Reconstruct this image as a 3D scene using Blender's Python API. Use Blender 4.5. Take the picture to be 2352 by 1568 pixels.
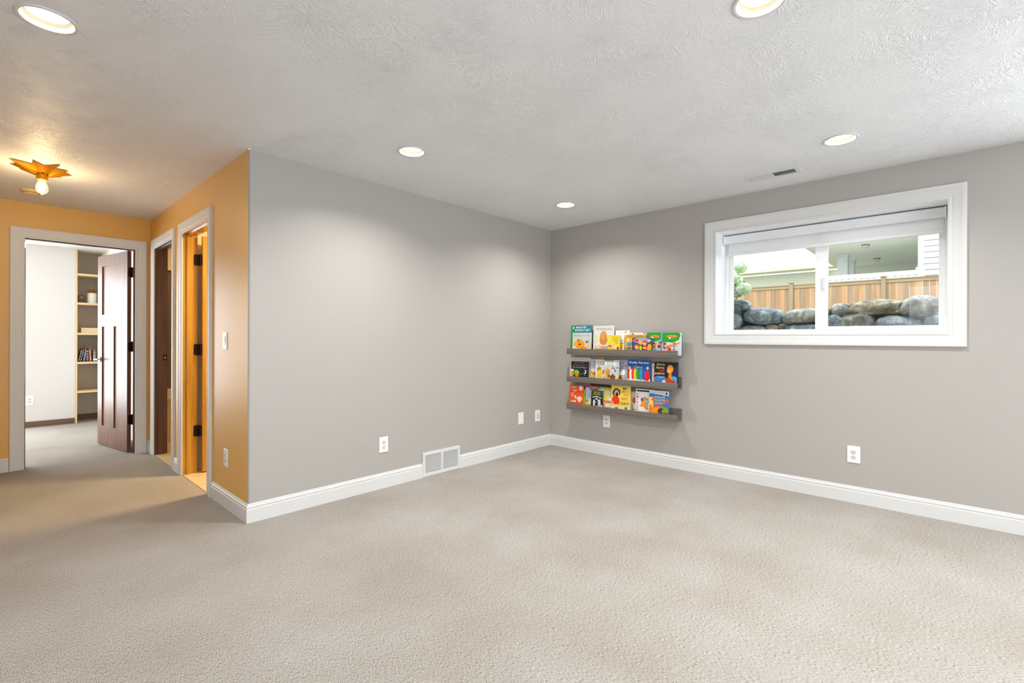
import bpy, bmesh, math, random
from mathutils import Vector, Matrix, noise
C = bpy.context.collection
SC = bpy.context.scene
for o in list(bpy.data.objects):
    bpy.data.objects.remove(o)
R = math.radians
random.seed(7)

# ------------------------------------------------------------------ room numbers (metres)
H = 2.44                     # ceiling height
YA, XB = 3.3816, 4.3282      # grey wall facing the camera, window wall
XC, YD = 1.1386, 6.2372      # hall side wall, hall end wall
WT = 0.11                    # partition thickness
XL, YB = -2.5, -3.0          # walls behind and left of the camera
YE = 9.08                    # far wall of the office behind the hall door
DH = 2.118                   # door opening height

# ------------------------------------------------------------------ camera
cam_d = bpy.data.cameras.new('camera')
cam = bpy.data.objects.new('camera', cam_d); C.objects.link(cam)
cam_d.sensor_width = 36.0
cam_d.lens = 1100.31 / 2352 * 36
cam_d.shift_y = -6.74 / 2352
cam_d.clip_start = 0.05; cam_d.clip_end = 200
th, ro = 0.7432303, 0.00286084
fw = Vector((math.cos(th), math.sin(th), 0)); rt = Vector((math.sin(th), -math.cos(th), 0)); up = Vector((0, 0, 1))
r2 = rt * math.cos(ro) + up * math.sin(ro); u2 = up * math.cos(ro) - rt * math.sin(ro)
cam.matrix_world = Matrix(((r2.x, u2.x, -fw.x, 0), (r2.y, u2.y, -fw.y, 0), (r2.z, u2.z, -fw.z, 1.20679), (0, 0, 0, 1)))
SC.camera = cam

# ------------------------------------------------------------------ sky, sun, exposure
SC.view_settings.view_transform = 'Standard'
SC.view_settings.look = 'None'
SC.view_settings.exposure = 0.06
SC.view_settings.gamma = 1.0
SC.view_settings.use_curve_mapping = False
w = bpy.data.worlds.new('sky'); SC.world = w; w.use_nodes = True
bg = w.node_tree.nodes['Background']
bg.inputs[0].default_value = (0.93, 0.97, 1.0, 1); bg.inputs[1].default_value = 3.0
SC.cycles.max_bounces = 10; SC.cycles.diffuse_bounces = 6; SC.cycles.glossy_bounces = 3
SC.cycles.transparent_max_bounces = 12; SC.cycles.sample_clamp_indirect = 6
SC.cycles.caustics_reflective = False; SC.cycles.caustics_refractive = False


def light(name, kind, loc, energy, color=(1, 1, 1), rot=(0, 0, 0), label=None, **kw):
    d = bpy.data.lights.new(name, kind); d.energy = energy; d.color = color
    for k, v in kw.items():
        setattr(d, k, v)
    o = bpy.data.objects.new(name, d); C.objects.link(o); o.location = loc; o.rotation_euler = rot
    return o


light('sun', 'SUN', (0, 0, 8), 1.8, (1, 0.93, 0.82), (R(-8), R(-40), 0), angle=R(1.5))
# daylight fill lamps, added in made-up unseen openings behind the camera
light('daylight_fill', 'AREA', (0.9, YB + 0.03, 1.25), 105, (0.88, 0.95, 1.0), (R(90), 0, 0), shape='RECTANGLE', size=4.2, size_y=2.1)
light('daylight_fill', 'AREA', (XL + 0.03, -0.6, 1.35), 34, (0.93, 0.97, 1.0), (0, R(-90), 0), shape='RECTANGLE', size=1.7, size_y=2.4)
light('daylight_fill', 'AREA', (XB - 0.03, -1.7, 1.70), 60, (0.88, 0.95, 1.0), (0, R(90), 0), shape='RECTANGLE', size=0.9, size_y=1.6)
# daylight lamps of the office: an added unseen one, then the inferred far window
light('daylight_fill', 'AREA', (XL + 0.03, 7.7, 1.5), 95, (0.93, 0.97, 1.0), (0, R(-66), 0), shape='RECTANGLE', size=1.3, size_y=1.8)
light('daylight_fill', 'AREA', (-0.93, YE - 0.03, 1.16), 105, (0.93, 0.97, 1.0), (R(-90), 0, 0), shape='RECTANGLE', size=2.1, size_y=1.95)
# warm lamps of the two rooms off the hall
light('bath_lamp', 'AREA', (2.05, 4.3, 2.38), 60, (1.0, 0.77, 0.42), (0, 0, 0), shape='DISK', size=0.3)
light('laundry_lamp', 'AREA', (2.05, 6.1, 2.38), 12, (1.0, 0.72, 0.40), (0, 0, 0), shape='DISK', size=0.3)

# ------------------------------------------------------------------ materials
def lin(c):
    if isinstance(c, str):
        c = tuple(int(c[i:i + 2], 16) for i in (0, 2, 4))
    return tuple(((x / 255) / 12.92 if x / 255 <= 0.04045 else ((x / 255 + 0.055) / 1.055) ** 2.4) for x in c) + (1,)


MATS = {}


def mat(name, col, rough=0.5, metal=0.0, spec=0.5, emit=None, estr=0.0, coat=0.0):
    if name in MATS:
        return MATS[name]
    m = bpy.data.materials.new(name); m.use_nodes = True
    b = m.node_tree.nodes['Principled BSDF']
    b.inputs['Base Color'].default_value = lin(col); b.inputs['Roughness'].default_value = rough
    b.inputs['Metallic'].default_value = metal; b.inputs['Specular IOR Level'].default_value = spec
    b.inputs['Coat Weight'].default_value = coat
    if emit is not None:
        b.inputs['Emission Color'].default_value = lin(emit); b.inputs['Emission Strength'].default_value = estr
    m.diffuse_color = lin(col)
    MATS[name] = m
    return m


def N(m, t, **kw):
    n = m.node_tree.nodes.new(t)
    for k, v in kw.items():
        setattr(n, k, v)
    return n


def L(m, a, b):
    m.node_tree.links.new(a, b)


def bump_to(m, h, strength, dist=0.002):
    b = m.node_tree.nodes['Principled BSDF']
    bp = N(m, 'ShaderNodeBump'); bp.inputs['Strength'].default_value = strength; bp.inputs['Distance'].default_value = dist
    L(m, h, bp.inputs['Height']); L(m, bp.outputs[0], b.inputs['Normal'])


def paint(name, col, rough=0.5, bscale=260, bstr=0.12, spec=0.4):
    m = mat(name, col, rough, spec=spec)
    tc = N(m, 'ShaderNodeNewGeometry'); ns = N(m, 'ShaderNodeTexNoise'); ns.inputs['Scale'].default_value = bscale; ns.inputs['Detail'].default_value = 2
    L(m, tc.outputs['Position'], ns.inputs['Vector']); bump_to(m, ns.outputs['Fac'], bstr, 0.001)
    return m


def ramp2(m, fac, stops):
    cr = N(m, 'ShaderNodeValToRGB'); e = cr.color_ramp.elements
    while len(e) < len(stops):
        e.new(0.5)
    for i, (p, c) in enumerate(stops):
        e[i].position = p; e[i].color = lin(c)
    L(m, fac, cr.inputs[0]); return cr


def wood(name, c1, c2, rough=0.35, axis='z', scale=1.0, coat=0.0, spec=0.5):
    m = mat(name, c1, rough, coat=coat, spec=spec)
    b = m.node_tree.nodes['Principled BSDF']
    g = N(m, 'ShaderNodeNewGeometry'); mp = N(m, 'ShaderNodeMapping')
    s = {'z': (28, 28, 1.6), 'x': (1.6, 28, 28), 'y': (28, 1.6, 28)}[axis]
    mp.inputs['Scale'].default_value = tuple(k * scale for k in s)
    L(m, g.outputs['Position'], mp.inputs[0])
    n = N(m, 'ShaderNodeTexNoise'); n.inputs['Scale'].default_value = 1.0; n.inputs['Detail'].default_value = 5; n.inputs['Distortion'].default_value = 0.7
    L(m, mp.outputs[0], n.inputs['Vector'])
    cr = ramp2(m, n.outputs['Fac'], [(0.3, c1), (0.7, c2)]); L(m, cr.outputs[0], b.inputs['Base Color'])
    bump_to(m, n.outputs['Fac'], 0.15, 0.001)
    return m


M_wall = paint('grey_paint', 'aca8a3', 0.42)
M_hall = paint('warm_tint_paint', 'dba850', 0.42, spec=0.55)  # ochre colour, part of it the warm bulb's tint on greige paint
M_hall.node_tree.nodes['Principled BSDF'].inputs['Coat Weight'].default_value = .32; M_hall.node_tree.nodes['Principled BSDF'].inputs['Coat Roughness'].default_value = .5
M_office = paint('office_paint', 'd8d6d3', 0.6)
M_nook = paint('nook_paint', 'c2beb8', 0.6)
M_bath = paint('cream_paint', 'e6d9bd', 0.6)
M_white = mat('white_trim', 'd6d6d5', 0.45)
M_plastic = mat('white_plastic', 'eeeeec', 0.3)
M_plastic2 = mat('plastic_grey', 'cfd0ce', 0.35)
M_dark = mat('dark_void', '22201e', 0.8)
M_slot = mat('slot_dark', '55534f', 0.7)
M_wood = wood('dark_stained_wood', '4a2411', '6a3a1e', 0.30, coat=0.6)
M_lamplit = wood('lamplit_wood', 'a8741c', 'cc982a', 0.32, coat=0.5)  # stained door wood with the bath lamp's orange light put into its colour
M_doorwood = wood('door_wood', '5c3a2a', '80593f', 0.40, coat=.30, spec=.3)
M_doorwood.node_tree.nodes['Principled BSDF'].inputs['Coat IOR'].default_value = 1.42; M_doorwood.node_tree.nodes['Principled BSDF'].inputs['Coat Roughness'].default_value = .36
M_brownbase = wood('brown_base_wood', '5c4534', '6e5440', 0.4, 'x')
M_light = wood('light_wood', 'd9bd8c', 'e4cda0', 0.5, 'z')
M_ledge = wood('ledge_wood', '6c625a', '776d64', 0.5, 'y', 1.4)
M_bronze = mat('bronze', '2a211c', 0.35, 0.8)
M_chrome = mat('chrome', 'd8d8dc', 0.12, 1.0)
M_brass = mat('brushed_brass', 'd79422', 0.34, 0.85)
M_blind = mat('blind_white', 'f8fafb', 0.6)
M_fabric = bpy.data.materials.new('blind_fabric'); M_fabric.use_nodes = True
_nt = M_fabric.node_tree; _b = _nt.nodes['Principled BSDF']; _b.inputs['Base Color'].default_value = (.9, .9, .9, 1); _b.inputs['Roughness'].default_value = .8
_t = _nt.nodes.new('ShaderNodeBsdfTranslucent'); _t.inputs[0].default_value = (.95, .95, .95, 1); _m = _nt.nodes.new('ShaderNodeMixShader'); _m.inputs[0].default_value = .5
_nt.links.new(_b.outputs[0], _m.inputs[1]); _nt.links.new(_t.outputs[0], _m.inputs[2]); _nt.links.new(_m.outputs[0], _nt.nodes['Material Output'].inputs[0])
M_blindcase = mat('blind_cassette', 'e4e7ea', 0.5)
M_vinyl = mat('window_vinyl', 'fbfcfd', 0.3)
M_jamb = mat('jamb_white', 'f4f6f8', 0.35)

# ceiling: crow's-foot stomped plaster, strokes radiating from each brush print
M_ceil = mat('stomped_plaster', 'e6e7ea', 0.5)
def build_ceiling_material(m):
    g = N(m, 'ShaderNodeNewGeometry')
    hs = []
    for k, (sc, ofs) in enumerate(((3.4, (0, 0, 0)), (3.9, (7.3, 2.1, 0)))):
        mp = N(m, 'ShaderNodeMapping'); mp.inputs['Location'].default_value = ofs; mp.inputs['Scale'].default_value = (1, 1, 0)
        L(m, g.outputs['Position'], mp.inputs[0])
        wn = N(m, 'ShaderNodeTexNoise'); wn.inputs['Scale'].default_value = 7; wn.inputs['Detail'].default_value = 3
        L(m, mp.outputs[0], wn.inputs['Vector'])
        wm = N(m, 'ShaderNodeVectorMath', operation='MULTIPLY_ADD'); wm.inputs[1].default_value = (0.09, 0.09, 0)
        L(m, wn.outputs['Color'], wm.inputs[0]); L(m, mp.outputs[0], wm.inputs[2])
        vo = N(m, 'ShaderNodeTexVoronoi'); vo.voronoi_dimensions = '2D'; vo.inputs['Scale'].default_value = sc
        L(m, wm.outputs[0], vo.inputs['Vector'])
        df = N(m, 'ShaderNodeVectorMath', operation='SUBTRACT')
        L(m, wm.outputs[0], df.inputs[0]); L(m, vo.outputs['Position'], df.inputs[1])
        sp = N(m, 'ShaderNodeSeparateXYZ'); L(m, df.outputs[0], sp.inputs[0])
        at = N(m, 'ShaderNodeMath', operation='ARCTAN2'); L(m, sp.outputs[1], at.inputs[0]); L(m, sp.outputs[0], at.inputs[1])
        ln = N(m, 'ShaderNodeVectorMath', operation='LENGTH'); L(m, df.outputs[0], ln.inputs[0])
        a1 = N(m, 'ShaderNodeMath', operation='MULTIPLY'); a1.inputs[1].default_value = 19; L(m, at.outputs[0], a1.inputs[0])
        r1 = N(m, 'ShaderNodeMath', operation='MULTIPLY'); r1.inputs[1].default_value = 21; L(m, ln.outputs['Value'], r1.inputs[0])
        cx = N(m, 'ShaderNodeCombineXYZ'); L(m, a1.outputs[0], cx.inputs[0]); L(m, r1.outputs[0], cx.inputs[1])
        sr = N(m, 'ShaderNodeSeparateColor'); L(m, vo.outputs['Color'], sr.inputs[0])
        r2_ = N(m, 'ShaderNodeMath', operation='MULTIPLY'); r2_.inputs[1].default_value = 40; L(m, sr.outputs[0], r2_.inputs[0]); L(m, r2_.outputs[0], cx.inputs[2])
        n2 = N(m, 'ShaderNodeTexNoise'); n2.inputs['Scale'].default_value = 1.0; n2.inputs['Detail'].default_value = 1.5; n2.inputs['Distortion'].default_value = 0.5
        L(m, cx.outputs[0], n2.inputs['Vector'])
        mr = N(m, 'ShaderNodeMapRange'); mr.inputs[1].default_value = 0.50; mr.inputs[2].default_value = 0.62
        L(m, n2.outputs['Fac'], mr.inputs[0])
        # fewer strokes right at the print's centre
        fr = N(m, 'ShaderNodeMapRange'); fr.inputs[1].default_value = 0.015; fr.inputs[2].default_value = 0.06; L(m, ln.outputs['Value'], fr.inputs[0])
        mu = N(m, 'ShaderNodeMath', operation='MULTIPLY'); L(m, mr.outputs[0], mu.inputs[0]); L(m, fr.outputs[0], mu.inputs[1])
        hs.append(mu.outputs[0])
    mx = N(m, 'ShaderNodeMath', operation='MAXIMUM'); L(m, hs[0], mx.inputs[0]); L(m, hs[1], mx.inputs[1])
    pn = N(m, 'ShaderNodeTexNoise'); pn.inputs['Scale'].default_value = 2.2; L(m, g.outputs['Position'], pn.inputs['Vector'])
    pm = N(m, 'ShaderNodeMapRange'); pm.inputs[1].default_value = 0.36; pm.inputs[2].default_value = 0.62; pm.inputs[3].default_value = 0.25
    L(m, pn.outputs['Fac'], pm.inputs[0])
    fm = N(m, 'ShaderNodeMath', operation='MULTIPLY'); L(m, mx.outputs[0], fm.inputs[0]); L(m, pm.outputs[0], fm.inputs[1])
    bump_to(m, fm.outputs[0], 0.62, 0.0038)
build_ceiling_material(M_ceil)
M_ceil_plain = paint('plain_ceiling', 'dedcd8', 0.6)

# carpet: short pile in faint ribs running along the window wall
M_carpet = mat('carpet_pile', 'c3bbb0', 0.95, spec=0.1)
def build_carpet(m):
    b = m.node_tree.nodes['Principled BSDF']
    
    g = N(m, 'ShaderNodeNewGeometry')
    wn = N(m, 'ShaderNodeTexNoise'); wn.inputs['Scale'].default_value = 18; wn.inputs['Detail'].default_value = 2; L(m, g.outputs['Position'], wn.inputs['Vector'])
    wm = N(m, 'ShaderNodeVectorMath', operation='MULTIPLY_ADD'); wm.inputs[1].default_value = (0.008, 0.02, 0)
    L(m, wn.outputs['Color'], wm.inputs[0]); L(m, g.outputs['Position'], wm.inputs[2])
    mp = N(m, 'ShaderNodeMapping'); mp.inputs['Scale'].default_value = (420, 92, 1); L(m, wm.outputs[0], mp.inputs[0])
    n1 = N(m, 'ShaderNodeTexNoise'); n1.inputs['Scale'].default_value = 1; n1.inputs['Detail'].default_value = 2.5; n1.inputs['Roughness'].default_value = 0.6
    L(m, mp.outputs[0], n1.inputs['Vector'])
    n2 = N(m, 'ShaderNodeTexNoise'); n2.inputs['Scale'].default_value = 600; n2.inputs['Detail'].default_value = 2; L(m, g.outputs['Position'], n2.inputs['Vector'])
    n3 = N(m, 'ShaderNodeTexNoise'); n3.inputs['Scale'].default_value = 1.7; n3.inputs['Detail'].default_value = 3; L(m, g.outputs['Position'], n3.inputs['Vector'])
    ad = N(m, 'ShaderNodeMath', operation='MULTIPLY_ADD'); ad.inputs[1].default_value = 0.45; L(m, n2.outputs['Fac'], ad.inputs[0]); L(m, n1.outputs['Fac'], ad.inputs[2])
    cr = ramp2(m, ad.outputs[0], [(0.52, '5c554b'), (0.67, 'aea8a1'), (0.90, 'd2cfca')])
    mx = N(m, 'ShaderNodeMix', data_type='RGBA', blend_type='MULTIPLY'); mx.inputs[0].default_value = 1.0
    c3 = ramp2(m, n3.outputs['Fac'], [(0.3, 'ece9e4'), (0.7, 'ffffff')])
    L(m, cr.outputs[0], mx.inputs[6]); L(m, c3.outputs[0], mx.inputs[7]); L(m, mx.outputs[2], b.inputs['Base Color'])
    bump_to(m, ad.outputs[0], 0.9, 0.006)
build_carpet(M_carpet)

# ------------------------------------------------------------------ mesh helpers
class MB:
    def __init__(s):
        s.v = []; s.f = []; s.m = []
    def add(s, vs, fs, mi=0):
        o = len(s.v); s.v += [tuple(p) for p in vs]; s.f += [tuple(i + o for i in f) for f in fs]; s.m += [mi] * len(fs); return s
    def box(s, x0, x1, y0, y1, z0, z1, mi=0):
        if x0 > x1: x0, x1 = x1, x0
        if y0 > y1: y0, y1 = y1, y0
        if z0 > z1: z0, z1 = z1, z0
        return s.add([(x0, y0, z0), (x1, y0, z0), (x1, y1, z0), (x0, y1, z0), (x0, y0, z1), (x1, y0, z1), (x1, y1, z1), (x0, y1, z1)],
                     [(0, 3, 2, 1), (4, 5, 6, 7), (0, 1, 5, 4), (1, 2, 6, 5), (2, 3, 7, 6), (3, 0, 4, 7)], mi)
    def lathe(s, prof, cx=0, cy=0, z=0, n=28, mi=0, cap=True):
        vs = []; fs = []
        for r, h in prof:
            for i in range(n):
                a = 2 * math.pi * i / n; vs.append((cx + r * math.cos(a), cy + r * math.sin(a), z + h))
        for j in range(len(prof) - 1):
            for i in range(n):
                fs.append((j * n + i, j * n + (i + 1) % n, (j + 1) * n + (i + 1) % n, (j + 1) * n + i))
        if cap:
            fs.append(tuple(range(n - 1, -1, -1))); fs.append(tuple((len(prof) - 1) * n + i for i in range(n)))
        return s.add(vs, fs, mi)
    def tube(s, a, b, r, n=10, mi=0):
        a = Vector(a); b = Vector(b); d = (b - a).normalized()
        p = d.orthogonal().normalized(); q = d.cross(p)
        vs = [a + (p * math.cos(2 * math.pi * i / n) + q * math.sin(2 * math.pi * i / n)) * r for i in range(n)]
        vs += [v + (b - a) for v in vs]
        fs = [(i, (i + 1) % n, n + (i + 1) % n, n + i) for i in range(n)] + [tuple(range(n - 1, -1, -1)), tuple(range(n, 2 * n))]
        return s.add(vs, fs, mi)
    def prism(s, pts, axis, a, b, mi=0):
        """polygon pts (2D) extruded along axis from a to b; 2D coords are the other two axes in order"""
        def P(p, t):
            return {'x': (t, p[0], p[1]), 'y': (p[0], t, p[1]), 'z': (p[0], p[1], t)}[axis]
        n = len(pts)
        return s.add([P(p, a) for p in pts] + [P(p, b) for p in pts],
                     [tuple(range(n - 1, -1, -1)), tuple(range(n, 2 * n))] + [(i, (i + 1) % n, n + (i + 1) % n, n + i) for i in range(n)], mi)
    def build(s, name, mats, parent=None, bevel=0.0, smooth=False, loc=None):
        me = bpy.data.meshes.new(name); me.from_pydata(s.v, [], s.f)
        if not isinstance(mats, (list, tuple)):
            mats = [mats]
        for m in mats:
            me.materials.append(m)
        for p, i in zip(me.polygons, s.m):
            p.material_index = i
        bm = bmesh.new(); bm.from_mesh(me); bmesh.ops.recalc_face_normals(bm, faces=bm.faces[:]); bm.to_mesh(me); bm.free()
        if smooth:
            for p in me.polygons: p.use_smooth = True
        me.update()
        o = bpy.data.objects.new(name, me); C.objects.link(o)
        if bevel:
            b = o.modifiers.new('bevel', 'BEVEL'); b.width = bevel; b.segments = 2; b.limit_method = 'ANGLE'
        if parent: o.parent = parent
        if loc: o.location = loc
        return o


def tag(o, label=None, cat=None, group=None, kind=None):
    if label: o['label'] = label
    if cat: o['category'] = cat
    if group: o['group'] = group
    if kind: o['kind'] = kind
    return o


def empty(name, loc=(0, 0, 0), rz=0.0, ry=0.0):
    o = bpy.data.objects.new(name, None); C.objects.link(o); o.location = loc; o.rotation_euler = (0, ry, rz)
    o.empty_display_size = 0.05
    return o


def struct(o, label=None):
    return tag(o, label, kind='structure')


def smooth_by_angle(o, deg=40):
    me = o.data
    for p in me.polygons: p.use_smooth = True
    bm = bmesh.new(); bm.from_mesh(me)
    for e in bm.edges:
        e.smooth = len(e.link_faces) == 2 and e.calc_face_angle(0) < R(deg)
    bm.to_mesh(me); bm.free()


def wall_with_holes(name, axis, p0, p1, a0, a1, z0, z1, holes, m, parent=None):
    """slab normal to axis from p0..p1, spanning a0..a1 x z0..z1; holes (ha0,ha1,hz0,hz1)"""
    b = MB()
    A = sorted({a0, a1} | {h[0] for h in holes} | {h[1] for h in holes}); Z = sorted({z0, z1} | {h[2] for h in holes} | {h[3] for h in holes})
    for i in range(len(A) - 1):
        run = None
        for j in range(len(Z) - 1):
            ca, cz = (A[i] + A[i + 1]) / 2, (Z[j] + Z[j + 1]) / 2
            if any(h[0] < ca < h[1] and h[2] < cz < h[3] for h in holes):
                continue
            if axis == 'x': b.box(p0, p1, A[i], A[i + 1], Z[j], Z[j + 1])
            else: b.box(A[i], A[i + 1], p0, p1, Z[j], Z[j + 1])
    o = b.build(name, m, parent)
    bm = bmesh.new(); bm.from_mesh(o.data); bmesh.ops.remove_doubles(bm, verts=bm.verts[:], dist=1e-5)
    # drop inner shared faces
    seen = {}
    for f in bm.faces:
        k = tuple(sorted(v.index for v in f.verts)); seen.setdefault(k, []).append(f)
    kill = [f for fl in seen.values() if len(fl) > 1 for f in fl]
    bmesh.ops.delete(bm, geom=kill, context='FACES_ONLY')
    bmesh.ops.recalc_face_normals(bm, faces=bm.faces[:]); bm.to_mesh(o.data); bm.free()
    return o


CAS = [(0, 0), (0, .009), (.006, .011), (.013, .011), (.017, .008), (.024, .008), (.030, .011), (.050, .013), (.066, .016), (.074, .0195), (.084, .0205), (.091, .0195), (.095, .016), (.095, 0)]


def casing(mp, a0, a1, b0, b1, closed, name, parent, m, prof=CAS):
    """profile swept round the rectangle a0..a1 x b0..b1 with mitred corners; mp(a,b,t) -> xyz"""
    vs = []; n = len(prof)
    for wd, t in prof:
        cs = [(a0 - wd, b0 - wd if closed else b0), (a0 - wd, b1 + wd), (a1 + wd, b1 + wd), (a1 + wd, b0 - wd if closed else b0)]
        vs += [mp(a, b, t) for a, b in cs]
    fs = []
    segs = [(0, 1), (1, 2), (2, 3)] + ([(3, 0)] if closed else [])
    for k in range(n):
        k2 = (k + 1) % n
        for i, j in segs:
            fs.append((k * 4 + i, k * 4 + j, k2 * 4 + j, k2 * 4 + i))
    if not closed:
        fs.append(tuple(k * 4 for k in range(n))); fs.append(tuple(k * 4 + 3 for k in range(n)))
    b = MB(); b.add(vs, fs); o = b.build(name, m, parent); smooth_by_angle(o, 25); return o


BASE = [(0, 0), (.014, 0), (.014, .086), (.0125, .089), (.010, .0905), (.010, .094), (.0125, .097), (.0125, .105), (.009, .109), (.006, .111), (.006, .118), (.004, .122), (0, .122)]


def baseboard(pts, name, m=None, prof=BASE, side=1):
    """profile swept along a floor polyline; side=+1 puts the board on the left of the direction of travel"""
    P = [Vector((p[0], p[1])) for p in pts]; n = len(prof); vs = []; fs = []
    for i, p in enumerate(P):
        d0 = (P[i] - P[i - 1]).normalized() if i else None
        d1 = (P[i + 1] - P[i]).normalized() if i < len(P) - 1 else None
        if d0 is None: nn = Vector((-d1.y, d1.x)); k = 1
        elif d1 is None: nn = Vector((-d0.y, d0.x)); k = 1
        else:
            n0 = Vector((-d0.y, d0.x)); n1 = Vector((-d1.y, d1.x)); nn = (n0 + n1).normalized(); k = 1 / max(0.3, nn.dot(n0))
        for t, z in prof:
            q = p + nn * (t * k * side); vs.append((q.x, q.y, z))
    for i in range(len(P) - 1):
        for k in range(n):
            fs.append((i * n + k, i * n + (k + 1) % n, (i + 1) * n + (k + 1) % n, (i + 1) * n + k))
    fs.append(tuple(range(n))); fs.append(tuple((len(P) - 1) * n + k for k in range(n)))
    b = MB(); b.add(vs, fs); o = b.build(name, m or M_white); smooth_by_angle(o, 25); struct(o); return o


# ------------------------------------------------------------------ floors, ceiling, walls
DO = (0.205, 1.017)          # office door opening on the hall end wall (x)
BO = (4.235, 4.970)          # near hall door opening (y)
LO = (5.312, 6.034)          # far hall door opening (y)
WO = (0.025, 1.537, 1.255, 2.147)   # basement window recess (y, z)
OUTX = 4.70                  # outside face of the window wall

b = MB()
b.box(XL, XB, YB, YA, -0.1, 0); b.box(XL, XC, YA, YD, -0.1, 0); b.box(XL, 1.125, YD, YE, -0.1, 0); b.box(0.82, 1.125, YE, 9.46, -0.1, 0)
floor = struct(b.build('floor', M_carpet))

# tiled floors of the two side rooms
tiled = struct(MB().box(XC, 3.3, YA + .12, 8.0, -0.1, -0.012).build('floor_tiled', mat('grout', 'b99f78', 0.8)))
M_tile = paint('floor_tile', 'dcc7a0', 0.35, 30, 0.05)
tb = None
for i in range(4):
    for j in range(12):
        x0 = XC + .003 + i * .333; y0 = YA + .15 + j * .333
        o = bpy.data.objects.new('tile', tb.data) if tb else MB().box(0.002, .329, 0.002, .329, -0.012, 0.001).build('tile', M_tile, bevel=0.002)
        if tb: C.objects.link(o)
        tb = tb or o
        o.location = (x0, y0, 0); o.parent = tiled

# ceiling with the round openings of the recessed lights
CANS = [(0.147, 2.59), (1.88, 2.632), (3.58, 2.624), (3.545, 0.51), (1.90, 0.520), (0.16, -1.6), (1.9, -1.6), (3.545, -1.6)]
cb = MB(); cb.box(XL, XB, YB, YA, H, H + 0.16); cb.box(XL, XC, YA, YD, H, H + 0.16)
ceiling = struct(cb.build('ceiling', M_ceil))
cut = MB()
for cx, cy in CANS:
    cut.lathe([(0.078, -0.05), (0.078, 0.09)], cx, cy, H, 40)
cut_o = cut.build('cutter', M_ceil)
md = ceiling.modifiers.new('holes', 'BOOLEAN'); md.operation = 'DIFFERENCE'; md.object = cut_o; md.solver = 'EXACT'
dg = bpy.context.evaluated_depsgraph_get(); dg.update()
nm = bpy.data.meshes.new_from_object(ceiling.evaluated_get(dg)); ceiling.modifiers.clear(); ceiling.data = nm
bpy.data.objects.remove(cut_o)
struct(MB().box(XL, 1.125, YD + WT, 9.46, H, H + 0.1).build('ceiling_office', M_ceil_plain))
struct(MB().box(XC + WT, 3.3, YA + 0.12, 8.0, H, H + 0.1).build('ceiling_side_rooms', M_ceil_plain))

# grey wall with the rounded outer corner
RC = 0.014
wf = struct(MB().box(XC + RC, XB + .05, YA, YA + 0.12, 0, H).build('wall_front', M_wall))
wh = struct(wall_with_holes('wall_hall_side', 'x', XC, XC + WT, YA + RC, YD, 0, H, [(BO[0] - .015, BO[1] + .015, 0, DH + .015), (LO[0] - .015, LO[1] + .015, 0, DH + .015)], M_hall))
cb = MB(); pts = [(XC + RC - RC * math.cos(a), YA + RC - RC * math.sin(a)) for a in [R(90) * i / 8 for i in range(9)]]
pts += [(XC + RC, YA + RC)]
cbo = cb.prism(pts, 'z', 0, H).build('corner_bead', M_wall, wh); smooth_by_angle(cbo, 30)
struct(wall_with_holes('wall_hall_end', 'y', YD, YD + WT - .004, XL, XC + 0.05, 0, H, [(DO[0] - .015, DO[1] + .015, 0, DH + .015)], M_hall))
struct(wall_with_holes('wall_right', 'x', XB, OUTX, YB, YA + .12, 0, H + 0.16, [(WO[0] - .012, WO[1] + .012, WO[2] - .012, WO[3] + .012)], M_wall))
struct(wall_with_holes('wall_back', 'y', YB - .1, YB, XL, XB, 0, H, [], M_wall))
struct(wall_with_holes('wall_left', 'x', XL - .1, XL, YB, 9.46, 0, H, [], M_wall))
# office walls
struct(MB().box(XL, DO[0] - .06, YD + WT - .004, YD + WT, 0, H).box(DO[1] + .06, 1.125, YD + WT - .004, YD + WT, 0, H).build('wall_office_near', M_office))
struct(MB().box(XL, 0.80, YE, YE + .1, 0, H).build('wall_office_far', M_office))
struct(MB().box(1.125, XC + WT - .002, YD + WT, 9.5, 0, H).build('wall_office_side', M_office))
struct(MB().box(0.70, 1.125, 9.45, 9.5, 0, H).box(.70, .80, YE + .1, 9.45, 0, H).build('wall_office_nook', M_nook))
# side-room walls
b = MB(); b.box(3.2, 3.3, YA + .12, 8.0, 0, H); b.box(XC + WT, 3.2, 5.09, 5.19, 0, H); b.box(XC + WT, 3.2, 7.9, 8.0, 0, H); b.box(XC + WT - .004, XC + WT, 8, YD, 0, H)
struct(b.build('wall_side_rooms', M_bath))

# baseboards
baseboard([(2.531, YA), (XC, YA), (XC, 4.138)], 'baseboard_front_left', side=1)
baseboard([(XB, YB), (XB, YA), (2.951, YA)], 'baseboard_right', side=1)
baseboard([(XC, 5.067), (XC, 5.215)], 'baseboard_between_doors', side=1)
baseboard([(XC, 6.131), (XC, YD), (1.112, YD)], 'baseboard_hall_nook', side=1)
baseboard([(0.110, YD), (XL, YD)], 'baseboard_hall_end', side=1)
BR = [(0, 0), (.012, 0), (.012, .07), (.006, .078), (0, .078)]
baseboard([(0.80, YE), (XL, YE)], 'baseboard_office', M_brownbase, BR, 1)
baseboard([(1.11, 9.45), (0.825, 9.45)], 'baseboard_office_nook', M_brownbase, BR, 1)

# ------------------------------------------------------------------ doors
M_strike = M_bronze


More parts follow.
